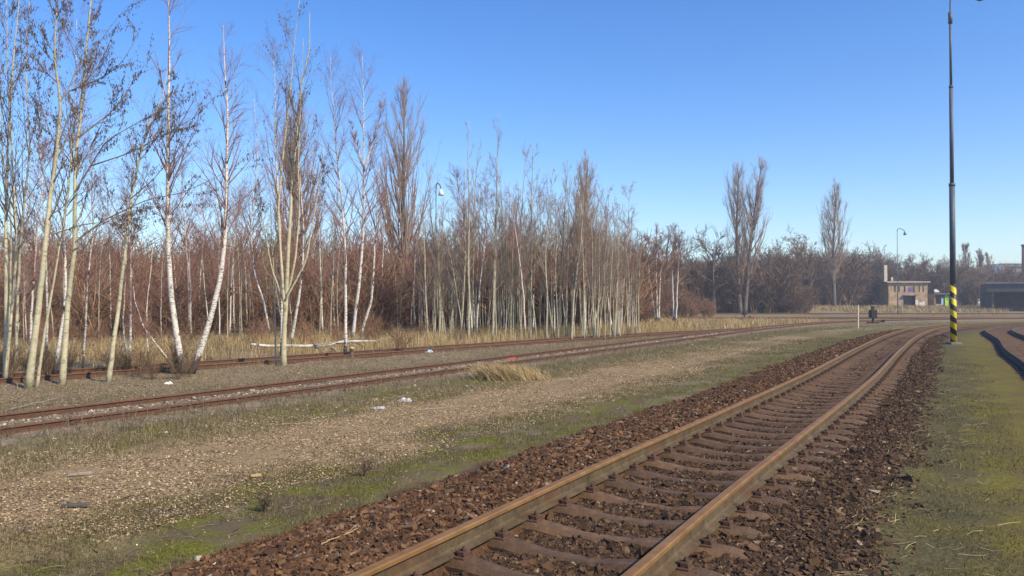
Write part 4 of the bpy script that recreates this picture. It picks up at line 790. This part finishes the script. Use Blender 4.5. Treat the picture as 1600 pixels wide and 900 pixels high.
# ------------------------------------------------------------------ striped lamp post
def lamp_post():
    p = G(1490, 537, .13); X, Y = p[0], p[1]; r = empty('lamp_post', (X, Y, float(ground_h(X, Y))), 'tall grey lamp post with black and yellow striped foot beside the main track', 'lamp post')
    s = Y / F; H = AT(1490, 0, Y)[2]
    b = MB(); b.box((0, 0, .05), (.55, .55, .10), bev=.03); b.build('concrete_base', M['concrete'], r)
    zc = AT(1490, 447, Y)[2]; z1 = AT(1490, 291, Y)[2]; z2 = AT(1490, 138, Y)[2]; z3 = AT(1490, 24, Y)[2]
    b = MB(); b.tube([(0, 0, .12), (0, 0, zc)], .142, 24); b.build('striped_foot', M['stripes'], r, smooth=True)
    b = MB(); b.tube([(0, 0, zc), (0, 0, z1), ], [.132, .126], 20); b.tube([(0, 0, z1 - .1), (0, 0, z1 + .04)], .145, 20); b.tube([(0, 0, z1), (0, 0, z2)], [.092, .086], 20); b.tube([(0, 0, z2 - .08), (0, 0, z2 + .03)], .10, 20)
    b.tube([(0, 0, z2), (0, 0, z3)], [.062, .055], 16); b.tube([(0, 0, z3 - .5), (0, 0, z3 + .05)], .095, 16)
    b.build('pole', M['pole'], r, smooth=True)
    b = MB(); b.box((0, 0, 0), (.08, .01, .34)); o = b.build('access_cover', M['black'], r, (-.148, -.03, 2.0)); o.rotation_euler[2] = R(80)
    arm = [(0, 0, z3)]; 
    for k in range(9):
        a = k / 8 * math.pi * .62; arm.append((.62 * (1 - math.cos(a)) * .9, 0, z3 + .55 + .55 * math.sin(a)))
    hx = AT(1530, 5, Y)[0] - X; arm.append((hx - .32, 0, AT(1530, -4, Y)[2])); b = MB(); b.tube(cr(arm, 18), .035, 10); b.build('arm', M['pole'], r, smooth=True)
    zz = AT(1530, 2, Y)[2]; b = MB(); b.tube([(hx - .42, 0, zz + .16), (hx - .22, 0, zz + .12), (hx + .05, 0, zz + .08), (hx + .30, 0, zz + .13), (hx + .36, 0, zz + .17)], [.05, .13, .17, .12, .03], 14); b.build('lamp_head', M['black'], r, smooth=True)
lamp_post()
# far yard lamp and the one among the trees
def yard_lamp(px, base_y, top_y, Y, label, side=1, white=False, hidden=False):
    p = AT(px, base_y, Y); z0 = float(ground_h(p[0], Y)); zt = AT(px, top_y, Y)[2]; r = empty('lamp_post', (p[0], Y, z0), label, 'lamp post'); H = zt - z0
    b = MB(); b.tube([(0, 0, -.1), (0, 0, H * .35), (0, 0, H * .36), (0, 0, H - .5)], [.10, .09, .06, .045], 12); arm = [(0, 0, H - .5), (.05 * side, 0, H - .1), (.5 * side, 0, H), (1.1 * side, 0, H - .2), (1.35 * side, 0, H - .6)]
    b.build('pole', M['pole'], r, smooth=True); b = MB(); b.tube(cr(arm, 12), .06, 8); b.build('arm', M['pole'], r, smooth=True)
    b = MB(); b.tube([(1.3 * side, 0, H - .55), (1.35 * side, 0, H - .8), (1.4 * side, 0, H - 1.15), (1.4 * side, 0, H - 1.2)], [.06, .18, .30, .08], 12); b.build('lamp_shade', M['white'] if white else M['bridge_light'], r, smooth=True)
yard_lamp(1403, 490, 357, 143, 'far hook-topped lamp post in front of the derelict signal building')
yard_lamp(681, 500, 286, 75, 'white lamp head on a thin pole seen among the bare trees', white=True, side=.35)

# ------------------------------------------------------------------ signal building, kiosk, bridge, tower block
def house():
    Y = 190; xl = AT(1383, 470, Y)[0]; xr = AT(1440, 470, Y)[0]; zt = AT(1400, 442, Y)[2]; z0 = .9; W = xr - xl; H = zt - z0; D = 6
    r = empty('signal_building', ((xl + xr) / 2, Y, z0), 'derelict two-storey signal building with flat roof and purple graffiti', 'building'); r.rotation_euler[2] = R(-7)
    # front wall with openings, built from piers and bands
    cols = [-.44, -.36, -.30, -.22, -.10, -.02, .06, .14, .26, .34, .42]
    b = MB(); up0, up1 = H * .62, H * .88; lo0, lo1 = H * .06, H * .42
    def panel(x0, x1, z_0, z_1): b.box(((x0 + x1) / 2 * W, -D / 2 + .15, (z_0 + z_1) / 2), ((x1 - x0) * W, .3, z_1 - z_0))
    wins = [(-.36, -.315, up0, up1), (-.25, -.21, up0, up1), (-.11, -.07, up0, up1), (.13, .17, up0, up1), (.27, .305, up0, up1), (.37, .405, up0, up1)]
    edges = [-.5] + [v for w in wins for v in (w[0], w[1])] + [.5]
    for i in range(0, len(edges), 2): panel(edges[i], edges[i + 1], up0, up1)
    panel(-.5, .5, up1, H); panel(-.5, .5, H * .48, up0)
    panel(-.5, -.12, -.3, H * .48); panel(.19, .5, -.3, H * .48)
    b.box((-W / 2 + .15, .15, H / 2 - .15), (.3, D - .3, H + .3)); b.box((W / 2 - .15, .15, H / 2 - .15), (.3, D - .3, H + .3)); b.box((0, D / 2 - .15, H / 2 - .15), (W - .6, .3, H + .3))
    b.build('wall', M['plaster'], r)
    for w in wins:
        f = MB(); x0, x1 = w[0] * W, w[1] * W; y = -D / 2 + .12
        f.box(((x0 + x1) / 2, y, w[2] + .05), (x1 - x0, .08, .1)); f.box(((x0 + x1) / 2, y, w[3] - .05), (x1 - x0, .08, .1)); f.box((x0 + .05, y, (w[2] + w[3]) / 2), (.1, .08, w[3] - w[2] - .2)); f.box((x1 - .05, y, (w[2] + w[3]) / 2), (.1, .08, w[3] - w[2] - .2))
        fo = f.build('window', M['shutter'], r); q = MB(); q.box(((x0 + x1) / 2, y + .02, (w[2] + w[3]) / 2), (x1 - x0 - .2, .03, w[3] - w[2] - .2)); q.build('pane', M['bark_dark'], fo)
    q = MB(); q.box((.035 * W, -D / 2 + 1.6, H * .24), (.31 * W, .1, H * .48)); q.build('recess', M['dark_glass'], r)
    q = MB(); q.box((.035 * W, -D / 2 - .25, H * .485), (.36 * W, .7, .14)); q.build('canopy', M['roofing'], r)
    q = MB()
    for u, h_, w_ in ((.225, 1.7, .62), (.33, 1.2, .75), (.40, 1.45, .42)): q.box((u * W, -D / 2 - .02, h_ / 2 + .1), (w_, .03, h_))
    q.build('pale_board', M['white'], r)
    g_ = MB(); mt = simple('purple_paint', (.12, .06, .26), (.2, .1, .4), 3, .7, bs=0)
    y = -D / 2 - .012
    for x0, z_, w_, h_, a in ((.045, .73, .5, 1.0, 0), (.075, .66, .9, .22, .2), (.105, .75, .28, .9, .1), (.02, .70, .25, .7, 0)): g_.box((x0 * W, y, z_ * H), (w_, .02 + a * .01, h_))
    g_.build('graffiti', mt, r)
    g2 = MB(); g2.box((-.09 * W, -D / 2 - .01, .53 * H), (1.6, .018, .3)); g2.box((-.04 * W, -D / 2 - .012, .70 * H), (.5, .018, 1.2)); g2.build('graffiti', simple('rose_paint', (.34, .2, .22), (.42, .28, .28), 2, .8, bs=0), r)
    q = MB(); q.box((0, 0, H + .10), (W + 1.0, D + 1.0, .2)); q.box((0, .3, H + .3), (W * .8, D * .6, .3), taper=.8); q.build('roof', M['roofing'], r)
    q = MB(); q.box((0, -D / 2 - .52, H + .12), (W + 1.0, .04, .22)); q.build('fascia', M['cream'], r)
    cx = AT(1386.5, 430, Y)[0] - (xl + xr) / 2; q = MB(); hh = AT(1386, 414, Y)[2] - z0; q.box((cx, 1.0, (H + hh) / 2), (.75, .75, hh - H), bev=.05); q.build('chimney', M['cream'], r)
    cx = AT(1396, 430, Y)[0] - (xl + xr) / 2; q = MB(); q.box((cx, .8, H + .7), (.45, .45, 1.3), bev=.04); q.build('chimney', M['cream'], r)
house()
def kiosk():
    Y = 188; x0 = AT(1455, 470, Y)[0]; x1 = AT(1483, 470, Y)[0]; z0 = .9; zt = AT(1460, 460, Y)[2]; H = zt - z0; W = x1 - x0
    r = empty('kiosk', ((x0 + x1) / 2, Y, z0), 'small flat-roofed kiosk with lime green panel beside the signal building', 'kiosk')
    b = MB(); b.box((-W / 2 + .1, 0, H / 2), (.2, 3, H)); b.box((W / 2 - .1, 0, H / 2), (.2, 3, H)); b.box((0, 1.4, H / 2), (W - .4, .2, H)); b.box((-W * .3, -1.4, .45), (W * .36, .2, .9)); b.build('wall', M['brick_buff'], r)
    b = MB(); b.box((0, -.2, H + .1), (W + .9, 4, .2)); b.build('roof', M['bridge_light'], r)
    b = MB(); b.box((W * .17, -1.5, H * .5), (.85, .06, H * .85)); b.box((W * .17 + .1, -1.54, H * .62), (.22, .03, .3), mi=1); b.build('panel', [M['green_sign'], M['black']], r)
    b = MB(); b.box((-W * .06, -1.42, H * .5), (.5, .04, H * .55)); b.build('window', M['blue_pl'], r)
    p = AT(1464, 455, Y + 3); q = MB(); q.add([(-.6, 0, .45), (-.6, 0, -.25), (.55, 0, -.25), (.5, 0, .1), (-.2, 0, .5), (-.6, .1, .45), (-.6, .1, -.25), (.55, .1, -.25), (.5, .1, .1), (-.2, .1, .5)], [np.array([[0, 1, 2, 3, 4], [9, 8, 7, 6, 5]]), np.array([[0, 5, 6, 1], [1, 6, 7, 2], [2, 7, 8, 3], [3, 8, 9, 4], [4, 9, 5, 0]])])
    ro = empty('white_sign', (p[0], Y + 3, .9), 'bright white sign board standing just above the kiosk roof', 'sign'); o = q.build('board', M['white'], ro, (0, 0, p[2] - .9)); q = MB(); q.tube([(0, .05, 0), (0, .05, p[2] - .9 - .25)], .05, 8); q.build('post', M['pole'], ro)
kiosk()
def bridge():
    Y = 165; xl = AT(1546, 460, Y)[0]; xr = xl + 60; zt = AT(1560, 443, Y)[2]; zu = AT(1560, 456, Y)[2]
    r = empty('bridge', (xl, Y, .3), 'long dark road bridge with pale parapet edge at the right', 'bridge', rz=R(-24)); z = lambda v: v - .3
    b = MB(); b.box((30, 5, z((zt + zu) / 2)), (61, 10, zt - zu)); b.build('deck', M['bridge'], r)
    b = MB(); b.box((30, -.15, z(zt + .1)), (61.4, .35, .3)); b.build('parapet_edge', M['bridge_light'], r)
    b = MB()
    for k in range(31): b.tube([(k * 2, .1, z(zt + .25)), (k * 2, .1, z(zt + 1.2))], .04, 6)
    b.tube([(0, .1, z(zt + 1.2)), (60, .1, z(zt + 1.2))], .05, 6); b.tube([(0, .1, z(zt + .75)), (60, .1, z(zt + .75))], .03, 6); b.build('railing', M['bridge'], r)
    b = MB(); b.box((.2, 7.5, z(zu) / 2 - .2), (1.6, 4.6, z(zu) + .36)); b.build('abutment', M['bridge'], r)
    for px_ in (14, 30, 46):
        b = MB()
        for yy in (1.5, 5, 8.5): b.tube([(px_, yy, -.3), (px_, yy, z(zu) - .02)], .5, 14)
        b.build('pier', M['bridge'], r, smooth=True)
    b = MB(); b.box((31, 9.8, z(zu) / 2 - .2), (58, .4, z(zu) + .3)); b.build('retaining_wall', M['bridge'], r)
bridge()
def tower():
    Y = 420; x0 = AT(1555, 430, Y)[0]; z1 = AT(1555, 413, Y)[2]; r = empty('tower_block', (x0, Y, 0), 'distant pale apartment block with blue end wall above the bridge', 'building'); W = 26
    b = MB(); b.box((W / 2 + 3, 5, z1 / 2), (W, 10, z1)); b.build('wall', M['block'], r); b = MB(); b.box((1.5, 5, z1 / 2 - .3), (3, 10.1, z1 + 1)); b.build('stair_panel', M['blue_panel'], r)
    n = int(z1 / 3)
    for k in range(n):
        zz = z1 - 1.6 - k * 2.9
        if zz < z1 - 14: break
        b = MB(); b.box((W / 2 + 3.5, -.03, zz), (W - 3, .1, 1.2)); b.build('window', M['dark_glass'], r)
    b = MB(); b.box((W / 2 + 3, 5, z1 + .2), (W + .3, 10.4, .5)); b.build('roof', M['roofing'], r)
tower()
def brick_stack():
    Y = 260; p = AT(1602, 430, Y); zt = AT(1600, 382, Y)[2]; r = empty('brick_chimney', (p[0], Y, 0), 'dark red brick stack cut by the right picture edge', 'chimney'); b = MB(); b.tube([(0, 0, 0), (0, 0, zt - .6)], [1.2, .9], 16); b.build('shaft', M['red_brick'], r, smooth=True); b = MB(); b.tube([(0, 0, zt - .6), (0, 0, zt)], 1.1, 16); b.build('cap', M['red_brick'], r)
brick_stack()

# ------------------------------------------------------------------ small railway furniture
def ground_signal(px, py, label, s=1.0):
    p = G(px, py, 0); r = empty('ground_signal', (p[0], p[1], float(ground_h(p[0], p[1]))), label, 'signal')
    b = MB(); b.tube([(0, 0, -.1), (0, 0, .5 * s)], .10 * s, 10); b.box((0, 0, .06), (1.0 * s, .4 * s, .12)); b.build('stand', M['black'], r)
    b = MB(); b.box((0, 0, .85 * s), (.62 * s, .5 * s, .7 * s), bev=.08 * s); b.build('lamp_housing', M['black'], r)
    b = MB(); b.tube([(0, 0, 1.2 * s), (0, 0, 1.4 * s)], [.2 * s, .1 * s], 10); b.box((0, 0, 1.45 * s), (.3 * s, .25 * s, .12 * s)); b.build('cap', M['black'], r)
    b = MB(); b.tube([(.3 * s, 0, .1), (.9 * s, 0, .22)], .05 * s, 8); b.tube([(.9 * s, -.2, .22), (.9 * s, .2, .22)], .12 * s, 10); b.build('lever', M['black'], r)
ground_signal(1364, 505, 'black lantern-shaped ground signal in the open yard left of the striped pole', 1.15)
ground_signal(1163, 497, 'small black point lantern among the far tracks below the twin poplar', .85)
p = G(1341, 513, 0); r = empty('marker_post', (p[0], p[1], float(ground_h(p[0], p[1]))), 'thin pale marker post standing upright in the yard', 'post'); zt = AT(1341, 477, p[1])[2]; b = MB(); b.box((0, 0, zt / 2), (.09, .09, zt), bev=.01); b.build('shaft', M['cream'], r); b = MB(); b.box((0, 0, zt + .02), (.12, .12, .05)); b.build('cap', M['cream'], r)

# ------------------------------------------------------------------ loose things on the ground
def crumple(name, px, py, size, m, label, cat, seed, hgt=.5, group=None):
    g = np.random.default_rng(seed); p = G(px, py, .0); z = float(ground_h(p[0], p[1])); n = 9; u, v = np.meshgrid(np.linspace(-1, 1, n), np.linspace(-1, 1, n))
    X = u * size * (1 + g.normal(0, .12, u.shape)); Yy = v * size * .6 * (1 + g.normal(0, .2, u.shape)); Z = .015 + np.abs(g.normal(0, 1, u.shape)) * size * .22 * hgt + size * hgt * .35 * np.exp(-(u - .4) ** 2 * 4 - v * v * 3)
    edge = np.maximum(np.abs(u), np.abs(v)) > .95; Z[edge] *= .3; V = np.stack([X, Yy, Z], -1).reshape(-1, 3); i = np.arange(n * n).reshape(n, n)
    V2 = V.copy(); V2[:, 2] -= .006; Fq = np.stack([i[:-1, :-1], i[:-1, 1:], i[1:, 1:], i[1:, :-1]], -1).reshape(-1, 4)
    return tag(link(name, mesh_from(name, np.vstack([V, V2]), [np.vstack([Fq, Fq[:, ::-1] + n * n])], m), None, (p[0], p[1], z)), label, cat, group)
crumple('plastic_bag', 632, 629, .16, M['plastic'], 'crumpled whitish plastic bag in dead grass below the siding', 'litter', 1, .7)
crumple('plastic_sheet', 590, 640, .14, M['plastic'], 'flat grey-white plastic scrap left of the crumpled bag', 'litter', 2, .4)
crumple('plastic_wrapper', 800, 563, .15, M['pink'], 'bright red wrapper lying between the rails of the rusty siding', 'litter', 3, .8)
crumple('plastic_wrapper', 669, 551, .20, M['blue_pl'], 'pale blue wrapper between the two sidings', 'litter', 4, .8)
crumple('paper_scrap', 691, 548, .22, M['white'], 'white scrap of paper right of the pale blue wrapper', 'litter', 5, .5)
crumple('paper_scrap', 263, 599, .10, M['white'], 'small white scrap at the foot of the V-shaped birch', 'litter', 6, 1.0)
crumple('paper_scrap', 592, 550, .14, M['white'], 'small white scrap right of the cut-footed birch', 'litter', 7, .8)
def plank(px, py, L, w, rz, m, label, t=.025, name='board'):
    p = G(px, py, 0); b = MB(); b.box((0, 0, 0), (L, w, t), bev=.004); o = b.build(name, m, None, (p[0], p[1], float(ground_h(p[0], p[1])) + t / 2 + .02)); o.rotation_euler = (.06, -.05, rz); tag(o, label, 'board')
plank(125, 744, .26, .03, .25, M['wood_grey'], 'short pale strip of wood lying in the litter at lower left')
plank(118, 793, .28, .05, .0, M['bark_dark'], 'short dark piece of wood lying in the litter at lower left')
plank(400, 747, .12, .05, .3, M['wood_cut'], 'small tan chip of wood near the moss edge at lower left')
def stick(pts, r0, r1, m, label, name='stick', cat='stick', z=.03, seed=0, twigs=6):
    g = np.random.default_rng(seed); P = []
    for a, b_ in pts:
        q = G(a, b_, z); P.append((q[0], q[1], float(ground_h(q[0], q[1])) + z))
    P = cr(P, 14); P[:, 2] += np.abs(g.normal(0, z * .3, len(P))); base = P[0].copy(); c = Crown(); P = P - base; Rr = np.linspace(r0, r1, 14); c.add(P[None], Rr[None], 6)
    if twigs:
        s, d, t, r = spawn(g, P[None], Rr[None], twigs, .3, 1, .3, .7, .5); d[:, 2] = np.abs(d[:, 2]) * .3; P1, R1 = level(g, s, d, g.uniform(.1, .35, len(s)) * np.linalg.norm(P[-1]), np.clip(r, r1 * .6, 1), r1 * .5, 5, .1, 0); c.add(P1, R1, 4)
    return tag(link(name, c.mesh(name, m), None, tuple(base)), label, cat)
stick([(500, 899), (520, 888), (545, 877), (560, 866)], .005, .003, M['grass_dry'], 'bleached dry stalk on the rust red ballast at the bottom', seed=1, twigs=3)
stick([(795, 672), (830, 676), (845, 682)], .006, .004, M['wood_cut'] if False else M['wood_grey'], 'thin pale stick on moss beside the ballast, middle of the strip', seed=2, twigs=2)
stick([(868, 685), (895, 688), (912, 689)], .007, .004, M['wood_grey'], 'thin pale stick lying on the rust red ballast left of the main track', seed=3, twigs=0)
stick([(432, 664), (470, 662), (500, 660)], .009, .005, M['wood_grey'], 'bleached branch lying in the litter left of the plastic bag', seed=4, twigs=2)
stick([(655, 640), (690, 637), (715, 634)], .009, .005, M['wood_grey'], 'bleached branch lying in the litter right of the plastic bag', seed=5, twigs=2)
stick([(15, 640), (45, 632), (90, 622)], .012, .006, M['wood_grey'], 'bleached branch lying behind the siding at the left edge', seed=6, twigs=3)
# the felled birch lying across, with its cut stump
def fallen():
    g = np.random.default_rng(5); Y = 31; pts = [(392, 538), (420, 541), (450, 540), (480, 541), (510, 539), (535, 534), (560, 533), (588, 533)]
    P = cr([AT(a, b_, Y + k * .25) for k, (a, b_) in enumerate(pts)], 22); base = np.array([P[0, 0], P[0, 1], 0.]); r = empty('fallen_birch', tuple(base), 'white felled birch trunk lying across in the dry grass behind the siding', 'fallen tree')
    P = P - base; Rr = np.linspace(.035, .035, 22); Rr[:14] = .06; Rr[14:] = np.linspace(.06, .02, 8); tb = MB(); tb.tube(P, Rr, 8); m = simple('peeled_birch', (.22, .19, .15), (.72, .68, .6), 5, .7); tb.build('trunk', m, r, smooth=True)
    c = Crown(); s, d, t, rr = spawn(g, P[None, 8:], Rr[None, 8:], 12, .1, 1, .3, .7, .5); P1, R1 = level(g, s, d, g.uniform(.5, 1.6, len(s)), np.clip(rr, .01, 1), .006, 6, .08, 0); c.add(P1, R1, 4); link('branches', c.mesh('branches', M['wood_grey']), r)
fallen()
p = AT(549, 546, 30.3); b = MB(); b.tube([(0, 0, -.1), (.02, 0, .25), (.05, -.05, p[2] + .05)], [.09, .08, .075], 12); b.tube([(.05, -.05, p[2] + .05), (.055, -.06, p[2] + .07)], .076, 12, mi=1); tag(b.build('tree_stump', [M['bark_dark'], M['wood_cut']], None, (p[0], 30.3, 0)), 'low stump with fresh yellow cut beside the cut-footed birch', 'stump')
# straw tussock
g = np.random.default_rng(6); p = G(795, 592, 0); n = 5200; x = p[0] + g.normal(0, .36, n); y = p[1] + g.normal(0, .26, n); z = ground_h(x, y) - .01; V, Fs = blades(x, y, z, g.uniform(.2, .55, n), .010, g, 1.1, 3); V[:, :2] -= p[:2]
V[:, 0] -= (V[:, 2] - 0) * .7
tag(link('grass_tussock', mesh_from('grass_tussock', V, Fs, M['grass_dry']), None, (p[0], p[1], 0)), 'golden straw tussock bent over beside the rusty siding', 'grass tussock')
for k, (px, py, s, lab) in enumerate([(570, 745, .22, 'dark dead weed at the moss edge in the lower middle'), (415, 800, .2, 'small dark dead weed right of the lower left litter'), (395, 800, .0, '')]):
    if s == 0: continue
    v, f = shrub_proto(np.random.default_rng(60 + k), s, 12, .0022, 6, 4, .7); p = G(px, py, 0); tag(link('dead_weed', mesh_from('dead_weed', v, [f], M['stalk']), None, (p[0], p[1], float(ground_h(p[0], p[1])))), lab, 'weed')

# ------------------------------------------------------------------ haze
hm = bpy.data.materials.new('haze'); hm.use_nodes = True; ht = hm.node_tree; ht.nodes.clear(); ho = ht.nodes.new('ShaderNodeOutputMaterial'); pv = ht.nodes.new('ShaderNodeVolumePrincipled')
pv.inputs['Color'].default_value = (.80, .88, 1, 1); pv.inputs['Density'].default_value = .00075; pv.inputs['Anisotropy'].default_value = .2; ht.links.new(pv.outputs[0], ho.inputs['Volume'])
b = MB(); b.box((60, 300, 19), (1300, 1000, 42)); tag(b.build('haze', hm), 'thin pale haze lying over the whole yard', 'haze', kind='stuff')
